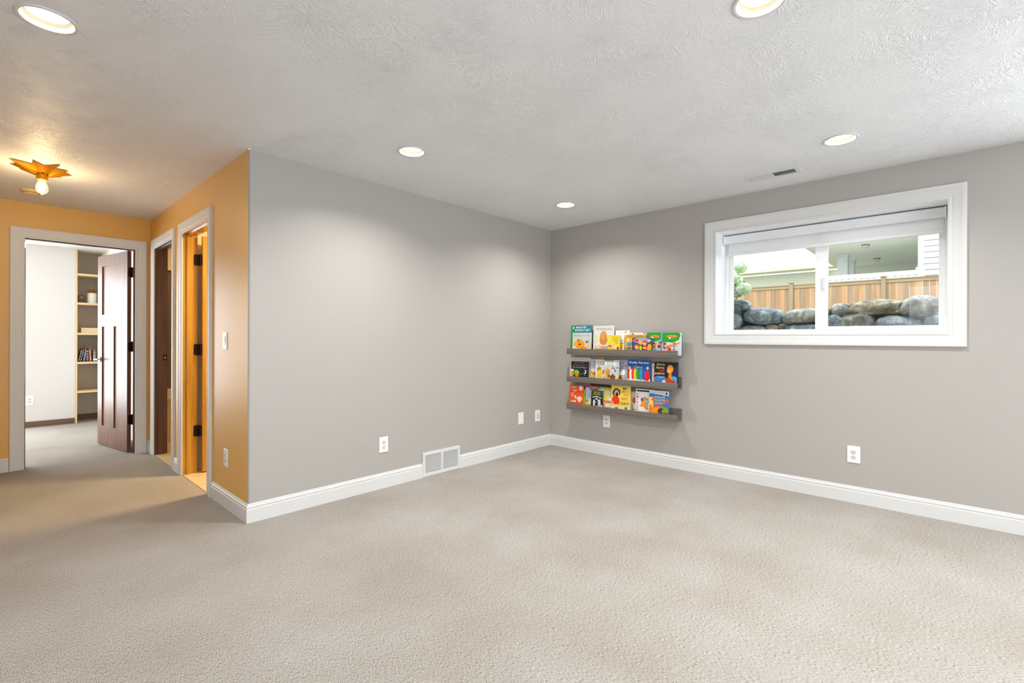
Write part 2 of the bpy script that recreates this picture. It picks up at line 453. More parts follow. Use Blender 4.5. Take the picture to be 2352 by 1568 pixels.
def hinge_at(name, parent, loc, rz):
    """butt hinge: two leaves with rounded corners and a barrel; leaf one along -x, leaf two along +y in local axes"""
    b = MB(); b.tube((0, 0, -.05), (0, 0, .05), .0065, 12)
    for z in (-.053, .05): b.tube((0, 0, z), (0, 0, z + .004), .008, 12)
    def leaf(dirx):
        pts = []
        wd, hh, rr = .034, .05, .010
        for cx, cz, a0 in ((wd - rr, hh - rr, 0), (wd - rr, -hh + rr, -90)):
            seq = range(0, 91, 30)
            pts += [(cx + rr * math.cos(R(a0 + 90 - s)), cz + rr * math.sin(R(a0 + 90 - s))) for s in seq]
        return [(0, hh)] + pts + [(0, -hh)]
    lp = leaf(1)
    b.prism([(-p[0], p[1]) for p in lp], 'y', -.0015, .0015)
    o = b.build(name, M_bronze, parent); o.location = loc; o.rotation_euler = (0, 0, rz); return o


def door_slab(parent, wd, hh, t, m, with_panels=True):
    """slab in local axes: x 0..wd from hinge edge to free edge, y 0..t, z 0..hh"""
    st, top, lock0, lock1, bot = .115, .118, 1.315, 1.445, .215
    xm0, xm1 = wd / 2 - .045, wd / 2 + .045
    holes = [(st, wd - st, lock1, hh - top), (st, xm0, bot, lock0), (xm1, wd - st, bot, lock0)]
    s = wall_with_holes('door_slab', 'y', 0, t, 0, wd, 0, hh, holes, m, parent)
    for h in holes:
        MB().box(h[0] - .001, h[1] + .001, t / 2 - .006, t / 2 + .006, h[2] - .001, h[3] + .001).build('panel', m, s)
    return s


# office door frame (door_1) on the hall end wall
d1 = struct(empty('door_1'), 'open dark wood panelled door with white casing at the end of the hall')
casing(lambda a, z, t: (a, YD - t, z), DO[0] + .004, DO[1] - .004, 0, DH - .004, False, 'casing', d1, M_white)
b = MB(); b.box(DO[0] - .015, DO[0], YD - .001, YD + WT + .001, 0, DH + .015); b.box(DO[1], DO[1] + .015, YD - .001, YD + WT + .001, 0, DH + .015); b.box(DO[0], DO[1], YD - .001, YD + WT + .001, DH, DH + .015)
b.build('jamb', M_wood, d1)
b = MB(); sy = (YD + .035, YD + .070); b.box(DO[0], DO[0] + .011, *sy, 0, DH); b.box(DO[1] - .011, DO[1], *sy, 0, DH); b.box(DO[0] + .011, DO[1] - .011, *sy, DH - .011, DH)
b.build('door_stop', M_wood, d1)
sl = door_slab(d1, 0.765, 2.10, .035, M_doorwood)
ang = math.atan2(7.093 - 6.338, 0.815 - 0.963)
sl.location = (0.998, YD + WT + .004, 0.012); sl.rotation_euler = (0, 0, ang)
# hinge edge at local x=0; local y points to -x world after rotation, the face seen from the hall
for z in (1.89, 1.11, .345):
    h = hinge_at('hinge', d1, (1.006, YD + WT + .000, z), R(10))
hb = MB(); hx = .07; hz = .95
sb = []
def lever(parent, s, m):
    b = MB()
    # rosette, neck and lever on the visible face (local +y)
    b.add(*(lambda c, n: ([(hx0 + .031 * math.cos(2 * math.pi * i / n), c[1] + d, hz + .031 * math.sin(2 * math.pi * i / n)) for d in (0, .008) for i in range(n)],
                          [tuple(range(n)), tuple(range(n, 2 * n))] + [(i, (i + 1) % n, n + (i + 1) % n, n + i) for i in range(n)]))((0, .035), 24))
    b.tube((hx0, .04, hz), (hx0, .088, hz), .010, 14)
    b.tube((hx0 + .008, .082, hz), (hx0 - .108, .086, hz), .0095, 14)
    return b.build('handle', m, parent)
hx0 = 0.765 - .062
ho = lever(sl, 1, M_chrome); ho['label'] = 'chrome lever handle'

# near hall door (door_2), warm room behind
d2 = struct(empty('door_2'), 'near hall doorway with stained wood jamb and open warm wood door')
casing(lambda a, z, t: (XC - t, a, z), BO[0] + .004, BO[1] - .004, 0, DH - .004, False, 'casing', d2, M_white)
X0, X1 = XC - .001, XC + WT + .001
b = MB(); b.box(X0, X1, BO[0] - .015, BO[0], 0, DH + .015); b.box(X0, X1, BO[1], BO[1] + .015, 0, DH + .015); b.box(X0, X1, BO[0], BO[1], DH, DH + .015)
b.build('jamb', M_lamplit, d2)
b = MB(); sx = (XC + .030, XC + .068); b.box(*sx, BO[0], BO[0] + .011, 0, DH); b.box(*sx, BO[1] - .011, BO[1], 0, DH); b.box(*sx, BO[0] + .011, BO[1] - .011, DH - .011, DH)
b.build('door_stop', M_lamplit, d2)
s2 = door_slab(d2, 0.70, 2.10, .035, M_lamplit)
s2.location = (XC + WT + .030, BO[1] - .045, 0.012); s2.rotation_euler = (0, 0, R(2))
for z in (1.90, 1.10, .375):
    b = MB(); bx = XC + WT + .012; by = BO[1] - .006
    b.tube((bx, by, z - .05), (bx, by, z + .05), .0065, 12)
    lp = [(0, .05)] + [(.028 + .010 * math.cos(R(a)), .04 + .010 * math.sin(R(a))) for a in (90, 60, 30, 0)] + [(.028 + .010 * math.cos(R(a)), -.04 + .010 * math.sin(R(a))) for a in (0, -30, -60, -90)] + [(0, -.05)]
    b.prism([(bx - p[0], z + p[1]) for p in lp], 'y', BO[1] - .0035, BO[1] + .0)
    b.box(bx, bx + .020, by - .030, by - .0265, z - .05, z + .05)
    b.build('hinge', M_bronze, d2)

# far hall door (door_3)
d3 = struct(empty('door_3'), 'far hall doorway with dark brown jamb beside the office door')
casing(lambda a, z, t: (XC - t, a, z), LO[0] + .004, LO[1] - .004, 0, DH - .004, False, 'casing', d3, M_white)
b = MB(); b.box(X0, X1, LO[0] - .015, LO[0], 0, DH + .015); b.box(X0, X1, LO[1], LO[1] + .015, 0, DH + .015); b.box(X0, X1, LO[0], LO[1], DH, DH + .015)
b.build('jamb', M_wood, d3)
b = MB(); b.box(*sx, LO[0], LO[0] + .011, 0, DH); b.box(*sx, LO[1] - .011, LO[1], 0, DH); b.box(*sx, LO[0] + .011, LO[1] - .011, DH - .011, DH)
b.build('door_stop', M_wood, d3)
b = MB(); b.box(XC + .075, XC + .105, LO[1] - .003, LO[1] + .0, .97, 1.03); b.build('strike_plate', M_bronze, d3, bevel=0.001)
MB().box(XC + .083, XC + .096, LO[1] - .004, LO[1] - .002, .985, 1.012).build('strike_hole', M_brass, d3)
# the cream closet front seen through that doorway
cl = tag(empty('linen_closet', (1.32, 6.62, 0)), 'cream tall closet with dark upper opening seen through the far hall doorway', 'closet')
MB().box(0, .9, 0, .03, 1.98, 2.43).build('top_panel', M_bath, cl)
MB().box(0, .045, 0, .06, 0.0, 1.98).build('stile', M_bath, cl)
MB().box(.045, .9, .03, .05, .62, 1.98).build('upper_door', mat('closet_dark', '6b5a48', .5), cl)
MB().box(.045, .9, -.01, .05, .50, .62).build('shelf', M_bath, cl)
MB().box(.045, .9, .02, .05, 0.0, .50).build('lower_door', M_light, cl)

# daylight casings round the added unseen lamps; only the office far one is inferred
for i, (mp_, a0, a1, z0, z1, nme) in enumerate(((lambda a, z, t: (a, YB + t, z), -1.2, 3.0, .20, 2.30, 'added_opening_2'), (lambda a, z, t: (XL + t, a, z), -1.8, .6, .50, 2.20, 'added_opening_3'),
        (lambda a, z, t: (XB - t, a, z), -2.5, -.9, 1.25, 2.15, 'added_opening_4'), (lambda a, z, t: (XL + t, a, z), 6.8, 8.6, .85, 2.15, 'added_opening_5'), (lambda a, z, t: (a, YE - t, z), -1.98, .12, .18, 2.14, 'window_6'))):
    casing(mp_, a0, a1, z0, z1, True, nme, None, M_white)['kind'] = 'structure'

# ------------------------------------------------------------------ wall plates
def plate(name, loc, rz, label, cat, style='duplex', group=None, sc=1.0):
    e = tag(empty(name, loc, rz), label, cat, group)
    pw, ph = .040, .062
    MB().box(-pw, pw, -.0055, 0.001, -ph, ph).build('plate', M_plastic, e, bevel=.003)
    if style == 'duplex':
        for s in (1, -1):
            zc = s * .0195
            pts = [(.0165 * math.cos(R(a)), max(-.0135, min(.0135, .0165 * math.sin(R(a))))) for a in range(0, 360, 20)]
            r = MB().prism([(p[0], zc + p[1]) for p in pts], 'y', -.0088, -.004).build('receptacle', M_plastic2, e, bevel=.0008)
            b = MB(); b.box(-.0085, -.0065, -.0091, -.008, zc - .002, zc + .007); b.box(.0062, .0082, -.0091, -.008, zc - .002, zc + .006)
            b.lathe([(.0025, 0), (.0025, .002)], 0, 0, 0, 10) if False else b.box(-.002, .002, -.0091, -.008, zc - .010, zc - .006)
            b.build('slot', M_slot, r)
        MB().tube((0, -.0075, 0), (0, -.004, 0), .003, 10).build('screw', M_plastic2, e)
    elif style == 'data':
        for s in (-1, 0, 1):
            zc = s * .023
            r = MB().box(-.012, .012, -.0075, -.004, zc - .0095, zc + .0095).build('receptacle', M_plastic2, e, bevel=.001)
            MB().box(-.005, .005, -.0082, -.007, zc - .004, zc + .004).build('slot', M_slot, r)
    elif style == 'blank':
        for s in (1, -1):
            MB().tube((0, -.0070, s * .046), (0, -.004, s * .046), .003, 10).build('screw', M_plastic2, e)
    elif style == 'switch':
        MB().box(-.0165, .0165, -.0075, -.004, -.0335, .0335).build('switch_frame', M_plastic, e, bevel=.001)
        b = MB(); b.add([(-.0145, -.0075, -.031), (.0145, -.0075, -.031), (.0145, -.0135, .031), (-.0145, -.0135, .031), (-.0145, -.004, -.031), (.0145, -.004, -.031), (.0145, -.004, .031), (-.0145, -.004, .031)],
                        [(0, 1, 2, 3), (4, 7, 6, 5), (0, 3, 7, 4), (1, 5, 6, 2), (3, 2, 6, 7), (0, 4, 5, 1)])
        b.build('rocker', M_plastic, e, bevel=.001)
    return e


A90 = -R(90)
plate('wall_outlet', (2.149, YA, .348), 0, 'white outlet on the grey wall left of the floor-level air grille', 'outlet')
plate('blank_wall_plate', (3.822, YA, .358), 0, 'blank white wall plate without holes near the room corner', 'wall plate', 'blank')
plate('data_outlet', (4.098, YA, .354), 0, 'white plate with three small jacks beside the blank plate, nearest the corner', 'outlet', 'data')
plate('wall_outlet', (XB, 2.640, .352), A90, 'white outlet just below the lowest book ledge', 'outlet')
plate('wall_outlet', (XB, 0.536, .356), A90, 'white outlet alone on the grey wall below the window', 'outlet')
plate('light_switch', (XC, 3.840, 1.185), A90, 'white rocker light switch on the warm-tinted hall wall', 'switch', 'switch')
plate('wall_outlet', (XC, 3.815, .352), A90, 'white outlet low on the warm-tinted hall wall under the switch', 'outlet')
plate('wall_outlet', (0.352, YE, .36), 0, 'white outlet on the pale office wall seen through the end door', 'outlet')

# ------------------------------------------------------------------ return-air grille by the floor
g = tag(empty('return_air_grille', (2.742, YA, 0.0)), 'white metal return air grille with two columns of louvres at floor level', 'vent')
GW, GH = .2105, .212
b = MB()
b.box(-GW, -GW + .026, -.016, 0, .002, GH); b.box(GW - .026, GW, -.016, 0, .002, GH); b.box(-GW + .026, GW - .026, -.016, 0, GH - .026, GH); b.box(-GW + .026, GW - .026, -.016, 0, .002, .036); b.box(-.011, .011, -.016, 0, .036, GH - .026)
b.build('grille_frame', M_white, g, bevel=.002)
MB().box(-GW + .01, GW - .01, -.002, 0.0, .01, GH - .01).build('duct_dark_plate', M_dark, g)  # dark plate in place of the shaded duct depth
sl0 = None
for c in (-1, 1):
    for k in range(13):
        z = .042 + k * .0113
        if sl0 is None:
            bb = MB(); x0, x1 = -.0868, .0868
            bb.add([(x0, -.014, 0), (x1, -.014, 0), (x1, -.004, .0062), (x0, -.004, .0062), (x0, -.013, -.0012), (x1, -.013, -.0012), (x1, -.003, .0050), (x0, -.003, .0050)],
                   [(0, 1, 2, 3), (4, 7, 6, 5), (0, 4, 5, 1), (1, 5, 6, 2), (2, 6, 7, 3), (3, 7, 4, 0)])
            s = sl0 = bb.build('slat', M_white, g)
        else:
            s = sl0.copy(); C.objects.link(s); s.parent = g
        s.location = (c * .0978, 0, z)
for x in (-GW + .013, GW - .013):
    MB().tube((x, -.0175, .10), (x, -.015, .10), .004, 10).build('screw', M_plastic2, g)

# ceiling register
v = tag(empty('ceiling_register', (3.950, 0.992, H)), 'white metal air register on the ceiling above the window', 'vent')
b = MB(); vx, vy = .071, .183
b.box(-vx, -.048, -vy, vy, -.008, 0); b.box(.048, vx, -vy, vy, -.008, 0); b.box(-.048, .048, -vy, -.150, -.008, 0); b.box(-.048, .048, .150, vy, -.008, 0); b.box(-.048, .048, -.006, .006, -.008, 0)
b.build('register_frame', M_white, v, bevel=.002)
MB().box(-.048, .048, -.150, .150, -.0015, 0).build('duct_dark_plate', mat('duct_shade', '4f5c66', .6), v)  # flush dark plate, coloured as the shade inside the duct
s0 = None
for k in range(12):
    for side in (-1, 1):
        y = side * (.012 + k * .0118)
        if s0 is None or (side == 1 and k == 0):
            tl = side
            dy = .0045 if side == -1 else .0098
            s = MB().add([(-.048, 0, -.007), (.048, 0, -.007), (.048, dy, -.0025), (-.048, dy, -.0025), (-.048, .0012, -.007), (.048, .0012, -.007), (.048, dy + .0012, -.0025), (-.048, dy + .0012, -.0025)],
                         [(0, 1, 2, 3), (4, 7, 6, 5), (0, 4, 5, 1), (1, 5, 6, 2), (2, 6, 7, 3), (3, 7, 4, 0)]) if side == -1 else MB().box(-.046, .048, -.0054, .0056, -.0072, -.006)
            s = s.build('slat', M_white, v)
            if side == -1: s0 = s
            else: s1 = s
        else:
            s = (s0 if side == -1 else s1).copy(); C.objects.link(s); s.parent = v
        s.location = (0, y, 0)
for y in (-.166, .166):
    MB().tube((0, y, -.0095), (0, y, -.007), .0035, 10).build('screw', M_plastic2, v)

# ------------------------------------------------------------------ recessed ceiling lights
M_lens = mat('light_lens', 'fffdf6', .4, emit='fff6e6', estr=4.0)
M_baffle = mat('light_baffle', 'cdbb98', .6)
BEHIND = ['recessed ceiling light by the back wall, left one', 'recessed ceiling light by the back wall, middle one', 'recessed ceiling light by the back wall near the window wall', 'recessed ceiling light by the left wall, nearer the back', 'recessed ceiling light by the left wall, nearer the hall']
can_labels = ['recessed ceiling light largest in view, over the hall entrance', 'recessed ceiling light in front of the grey wall middle', 'small recessed ceiling light nearest the room corner',
              'recessed ceiling light close to the window wall', 'recessed ceiling light cut off by the top edge of the photo']
proto = None
for i, (cx, cy) in enumerate(CANS):
    if i == 0:
        e = empty('recessed_light', (cx, cy, H))
        t = MB().lathe([(.078, 0.0), (.093, 0.0), (.093, -.003), (.090, -.0045), (.080, -.0045), (.0775, -.002), (.0765, 0.004), (.0765, .010), (.078, .010)], n=48, cap=False).build('trim_ring', M_white, e)
        t.data.polygons.foreach_set('use_smooth', [True] * len(t.data.polygons))
        q = MB().lathe([(.0768, .004), (.0725, .009), (.0725, .012), (.0670, .016), (.0670, .020), (.0640, .022)], n=48, cap=False).build('baffle', M_baffle, e)
        ln = MB().lathe([(.0670, .0225), (.0670, .026)], n=48).build('lens', M_lens, e)
        proto = (e, t, q, ln)
    else:
        e = proto[0].copy(); C.objects.link(e); e.location = (cx, cy, H)
        for ch in proto[1:]:
            c = ch.copy(); C.objects.link(c); c.parent = e
    lab = can_labels[i] if i < 5 else None
    tag(e, lab or BEHIND[i - 5], 'ceiling light', 'recessed ceiling lights')
    light('can_light', 'AREA', (cx, cy, H + .0215), 16.5, (1.0, .97, .93), (0, 0, 0), shape='DISK', size=.108, spread=R(140))

# ------------------------------------------------------------------ star-shaped hall light and smoke detector
SX, SY, SZ = .250, 4.880, 2.384
st = tag(empty('star_ceiling_light', (SX, SY, SZ)), 'brass star-shaped flush ceiling light with a glowing bare bulb in the hall', 'ceiling light')
b = MB(); n = 9
ce = (0, 0, 0); vs = []
RT = [.17, .19, .17, .165, .165, .205, .185, .215, .155]
for k in range(n):
    a = R(13 + 40 * k); vs.append((RT[k] * math.cos(a), RT[k] * math.sin(a), .047))
    a2 = a + R(20); vs.append((.088 * math.cos(a2), .092 * math.sin(a2), .050))
inner = []
for k in range(2 * n):
    a = R(13 + 20 * k); rr = .034; inner.append((rr * math.cos(a), rr * math.sin(a), -.006 if k % 2 == 0 else .012))
N2 = 2 * n
allv = vs + inner + [(p[0] * .97, p[1] * .97, p[2] + .004) for p in vs] + [(p[0], p[1], p[2] + .006) for p in inner]
fs = []
for k in range(N2):
    k2 = (k + 1) % N2
    fs.append((k, k2, N2 + k2, N2 + k)); fs.append((2 * N2 + k, 3 * N2 + k, 3 * N2 + k2, 2 * N2 + k2)); fs.append((k, 2 * N2 + k, 2 * N2 + k2, k2))
b.add(allv, fs); b.build('star_shade', M_brass, st)
MB().lathe([(.0, H - SZ), (.06, H - SZ), (.06, H - SZ - .012), (.02, H - SZ - .02), (.02, .0), (0, .0)][::-1], n=24, cap=False).build('canopy', M_brass, st)
MB().lathe([(.030, -.033), (.033, -.033), (.033, .004), (.030, .004)], n=28).build('socket', M_brass, st)
M_bulb = bpy.data.materials.new('bulb_glass'); M_bulb.use_nodes = True
nt = M_bulb.node_tree; nt.nodes.remove(nt.nodes['Principled BSDF'])
tr = nt.nodes.new('ShaderNodeBsdfTransparent'); gl = nt.nodes.new('ShaderNodeBsdfGlossy'); gl.inputs['Roughness'].default_value = .05
mxs = nt.nodes.new('ShaderNodeMixShader'); mxs.inputs[0].default_value = .10
em = nt.nodes.new('ShaderNodeEmission'); em.inputs[0].default_value = (1, .82, .5, 1); em.inputs[1].default_value = .35
ads = nt.nodes.new('ShaderNodeAddShader')
nt.links.new(tr.outputs[0], mxs.inputs[1]); nt.links.new(gl.outputs[0], mxs.inputs[2]); nt.links.new(mxs.outputs[0], ads.inputs[0]); nt.links.new(em.outputs[0], ads.inputs[1]); nt.links.new(ads.outputs[0], nt.nodes['Material Output'].inputs[0])
bl = MB(); bl.lathe([(.018, -.030), (.021, -.045), (.032, -.075), (.036, -.095), (.033, -.115), (.022, -.130), (.006, -.137), (.002, -.142)], n=28, cap=False)
bo = bl.build('bulb', M_bulb, st, smooth=True)
MB().lathe([(.010, -.058), (.017, -.066), (.019, -.110), (.012, -.118)], n=20).build('filament', mat('filament_glow', 'fff0c8', .5, emit='ffe2a0', estr=22), bo)
light('hall_bulb', 'POINT', (SX, SY, SZ - .14), 9.5, (1.0, .72, .38), shadow_soft_size=.03)

sd = tag(empty('smoke_detector', (.224, 5.71, H)), 'small round smoke detector on the hall ceiling behind the star light', 'smoke detector')
M_sd = mat('detector_plastic', 'e8cf9c', .5)
MB().lathe([(.062, 0), (.062, -.010), (.058, -.014)], n=28).build('base', M_sd, sd)
b = MB(); b.lathe([(.050, -.014), (.053, -.018), (.050, -.030), (.038, -.036)], n=28); b.build('cover', M_sd, sd)
b = MB(); b.lathe([(.0515, -.026), (.0535, -.024), (.0535, -.021), (.0515, -.019)], n=28); b.build('vent_slot', mat('detector_slots', 'a87f3c', .6), sd)

# ------------------------------------------------------------------ basement window
wn = struct(empty('window_1'), 'white sliding basement window with moulded casing in the grey wall')
casing(lambda a, z, t: (XB - t, a, z), WO[0], WO[1], WO[2], WO[3], True, 'casing', wn, M_white)
b = MB(); xi, xo = XB - .001, 4.62
b.box(xi, xo, WO[0] - .012, WO[0], WO[2] - .012, WO[3] + .012); b.box(xi, xo, WO[1], WO[1] + .012, WO[2] - .012, WO[3] + .012)
b.box(xi, xo, WO[0], WO[1], WO[2] - .012, WO[2]); b.box(xi, xo, WO[0], WO[1], WO[3], WO[3] + .012)
b.build('jamb_lining', M_jamb, wn)
def ring(x0, x1, y0, y1, z0, z1, t0, t1, tb_, tt, name, m, parent, bev=.002):
    b = MB(); b.box(x0, x1, y0, y0 + t0, z0, z1); b.box(x0, x1, y1 - t1, y1, z0, z1); b.box(x0, x1, y0 + t0, y1 - t1, z0, z0 + tb_); b.box(x0, x1, y0 + t0, y1 - t1, z1 - tt, z1)
    return b.build(name, m, parent, bevel=bev)
ring(4.60, 4.70, WO[0], WO[1], WO[2], WO[3], .014, .018, .016, .016, 'window_frame', M_vinyl, wn)
sL = ring(4.655, 4.685, .79, 1.519, 1.271, 2.131, .045, .022, .022, .03, 'sash', M_vinyl, wn)
sR = ring(4.610, 4.640, .039, .835, 1.271, 2.131, .034, .088, .042, .04, 'sash', M_vinyl, wn)
M_glass = bpy.data.materials.new('window_glass'); M_glass.use_nodes = True
nt = M_glass.node_tree; nt.nodes.remove(nt.nodes['Principled BSDF'])
tr = nt.nodes.new('ShaderNodeBsdfTransparent'); tr.inputs[0].default_value = (.97, .99, 1, 1); gl = nt.nodes.new('ShaderNodeBsdfGlossy'); gl.inputs['Roughness'].default_value = .0
fr = nt.nodes.new('ShaderNodeFresnel'); fr.inputs[0].default_value = 1.45; mxs = nt.nodes.new('ShaderNodeMixShader')
nt.links.new(fr.outputs[0], mxs.inputs[0]); nt.links.new(tr.outputs[0], mxs.inputs[1]); nt.links.new(gl.outputs[0], mxs.inputs[2]); nt.links.new(mxs.outputs[0], nt.nodes['Material Output'].inputs[0])
MB().box(4.668, 4.672, .83, 1.50, 1.29, 2.105).build('pane', M_glass, sL)
MB().box(4.623, 4.627, .070, .750, 1.31, 2.095).build('pane', M_glass, sR)
b = MB(); b.box(4.600, 4.612, .765, .792, 1.60, 1.71); b.box(4.592, 4.602, .770, .787, 1.625, 1.685); b.build('latch', mat('latch_white', 'd9dde0', .4), sR, bevel=.002)

bd = tag(empty('roller_blind', (4.54, .78, 2.10)), 'white roller blind rolled up at the top of the window recess', 'blind')
def off(o, p):
    o.location = (o.location[0] - p[0], o.location[1] - p[1], o.location[2] - p[2]); return o
P0 = (4.54, .78, 2.10)
off(MB().prism([(4.502, 2.133), (4.502, 2.080), (4.508, 2.068), (4.585, 2.068), (4.585, 2.139), (4.508, 2.139)], 'y', .045, 1.518).build('cassette', M_blindcase, bd), P0) if False else None
def prism_xz(pts, y0, y1):
    n = len(pts); return MB().add([(p[0], y0, p[1]) for p in pts] + [(p[0], y1, p[1]) for p in pts], [tuple(range(n)), tuple(range(2 * n - 1, n - 1, -1))] + [(i, (i + 1) % n, n + (i + 1) % n, n + i) for i in range(n)])
cp = [(4.504, 2.136), (4.499, 2.128), (4.499, 2.078), (4.506, 2.068), (4.590, 2.068), (4.590, 2.136)]
off(prism_xz(cp, .040, 1.520).build('cassette', M_blindcase, bd), P0)
off(prism_xz([(4.496, 2.138), (4.496, 2.066), (4.590, 2.066), (4.590, 2.138)], .031, .040).build('end_cap', M_blind, bd, bevel=.001), P0)
off(prism_xz([(4.496, 2.138), (4.496, 2.066), (4.590, 2.066), (4.590, 2.138)], 1.520, 1.530).build('end_cap', M_blind, bd, bevel=.001), P0)
off(MB().box(4.548, 4.550, .046, 1.500, 1.985, 2.068).build('fabric', M_fabric, bd), P0)
off(MB().box(4.541, 4.556, .046, 1.500, 1.960, 1.987).build('hem_bar', M_blindcase, bd, bevel=.003), P0)
off(MB().tube((4.545, .032, 1.36), (4.545, .032, 2.068), .0018, 8).build('chain', M_blind, bd), P0)
off(MB().box(4.530, 4.560, .0255, .040, 1.325, 1.372).build('chain_clip', M_blind, bd, bevel=.001), P0)

# ------------------------------------------------------------------ picture ledges
LEDGE = {1: (1.040, 1.100), 2: (.745, .803), 3: (.451, .511)}
LY0, LY1, LXF = 1.838, 3.072, 4.216
def ledge(row, label):
    zb, zt = LEDGE[row]
    e = tag(empty('picture_ledge', (4.272, 2.455, zb)), label, 'book ledge', 'book ledges on the window wall')
    P = (4.272, 2.455, zb)
    for nme, bb in (('back_plate', (4.313, XB, LY0, LY1, zb, zb + .110)), ('ledge_board', (LXF, 4.313, LY0, LY1, zb, zb + .013)), ('front_lip', (LXF, LXF + .014, LY0, LY1, zb + .0145, zt))):
        MB().box(bb[0] - P[0], bb[1] - P[0], bb[2] - P[1], bb[3] - P[1], bb[4] - P[2], bb[5] - P[2]).build(nme, M_ledge, e, bevel=.0012)
    for y in (LY0 + .03, LY1 - .03):
        MB().tube((4.3115 - P[0], y - P[1], .095), (4.3135 - P[0], y - P[1], .095), .004, 10).build('screw', M_dark, e)
ledge(1, 'topmost grey-brown book ledge on the wall left of the window')
ledge(2, 'middle grey-brown book ledge on the wall left of the window')
ledge(3, 'lowest grey-brown book ledge on the wall, just above an outlet')

# ------------------------------------------------------------------ books on the ledges
def txt_mesh(s, wd, hh=None):
    cu = bpy.data.curves.new('t', 'FONT'); cu.body = s; cu.align_x = 'CENTER'; cu.align_y = 'CENTER'; cu.size = 1; cu.resolution_u = 2; cu.space_line = .9
    cu.offset = .012
    ob = bpy.data.objects.new('t', cu); C.objects.link(ob)
    d = bpy.context.evaluated_depsgraph_get(); me = bpy.data.meshes.new_from_object(ob.evaluated_get(d))
    xs = [v.co.x for v in me.vertices]; ys = [v.co.y for v in me.vertices]
    w0 = max(xs) - min(xs); h0 = max(ys) - min(ys); k = wd / w0; ky = (hh / h0) if hh else k
    mx_, my_ = (max(xs) + min(xs)) / 2, (max(ys) + min(ys)) / 2
    V = [((v.co.x - mx_) * k, (v.co.y - my_) * ky) for v in me.vertices]; F = [tuple(p.vertices) for p in me.polygons]
    bpy.data.objects.remove(ob); bpy.data.curves.remove(cu); bpy.data.meshes.remove(me)
    return V, F


def ink(c):
    return mat('print_' + c, c, .38)


BK = {'pet': (1, 1, 3.063, 2.798, .295), 'pig': (1, 2, 3.025, 2.787, .217), 'egg': (1, 1, 2.773, 2.529, .288), 'yel': (1, 2, 2.584, 2.447, .190), 'wh': (1, 0, 2.522, 2.365, .237), 'frog': (1, 1, 2.505, 2.410, .184),
      'pinkpig': (1, 0, 2.359, 2.189, .214), 'orange': (1, 1, 2.402, 2.176, .193), 'oval': (1, 3, 2.304, 2.095, .163), 'g1': (1, 1, 2.164, 2.007, .213), 'g2': (1, 2, 2.001, 1.815, .211),
      'grey': (2, 0, 3.046, 2.829, .253), 'bear': (2, 1, 3.073, 2.810, .242), 'dino': (2, 2, 3.043, 2.819, .205), 'ytilt': (2, 0, 2.767, 2.600, .240), 'kids': (2, 1, 2.805, 2.640, .234), 'mid': (2, 2, 2.735, 2.560, .233),
      'hats': (2, 3, 2.618, 2.450, .234), 'sheep': (2, 1, 2.500, 2.372, .236), 'dolly': (2, 2, 2.361, 2.121, .243), 'whred': (2, 1, 2.116, 1.930, .213), 'llama': (2, 2, 2.081, 1.850, .233),
      'brown': (3, 0, 3.039, 2.821, .264), 'geah': (3, 2, 3.060, 2.886, .240), 'green': (3, 1, 3.020, 2.872, .236), 'pink': (3, 1, 2.866, 2.697, .245), 'dark': (3, 0, 2.818, 2.599, .272), 'astro': (3, 3, 2.774, 2.635, .204),
      'lime': (3, 1, 2.688, 2.500, .245), 'yeor': (3, 2, 2.638, 2.500, .213), 'nono': (3, 3, 2.536, 2.324, .279), 'greyred': (3, 1, 2.344, 2.200, .224), 'sq': (3, 2, 2.275, 2.084, .257), 'read': (3, 3, 2.122, 1.929, .254)}
ROWZ = {1: (1.053, .045), 2: (.758, .043), 3: (.464, .045)}
PG = 'e9e6dc'


def blobs(seed, cols, n, u0, u1, v0, v1, r0, r1):
    rnd = random.Random(seed); out = []
    for i in range(n):
        out.append(('e', rnd.uniform(u0, u1), rnd.uniform(v0, v1), rnd.uniform(r0, r1), rnd.uniform(r0, r1), cols[i % len(cols)]))
    return out


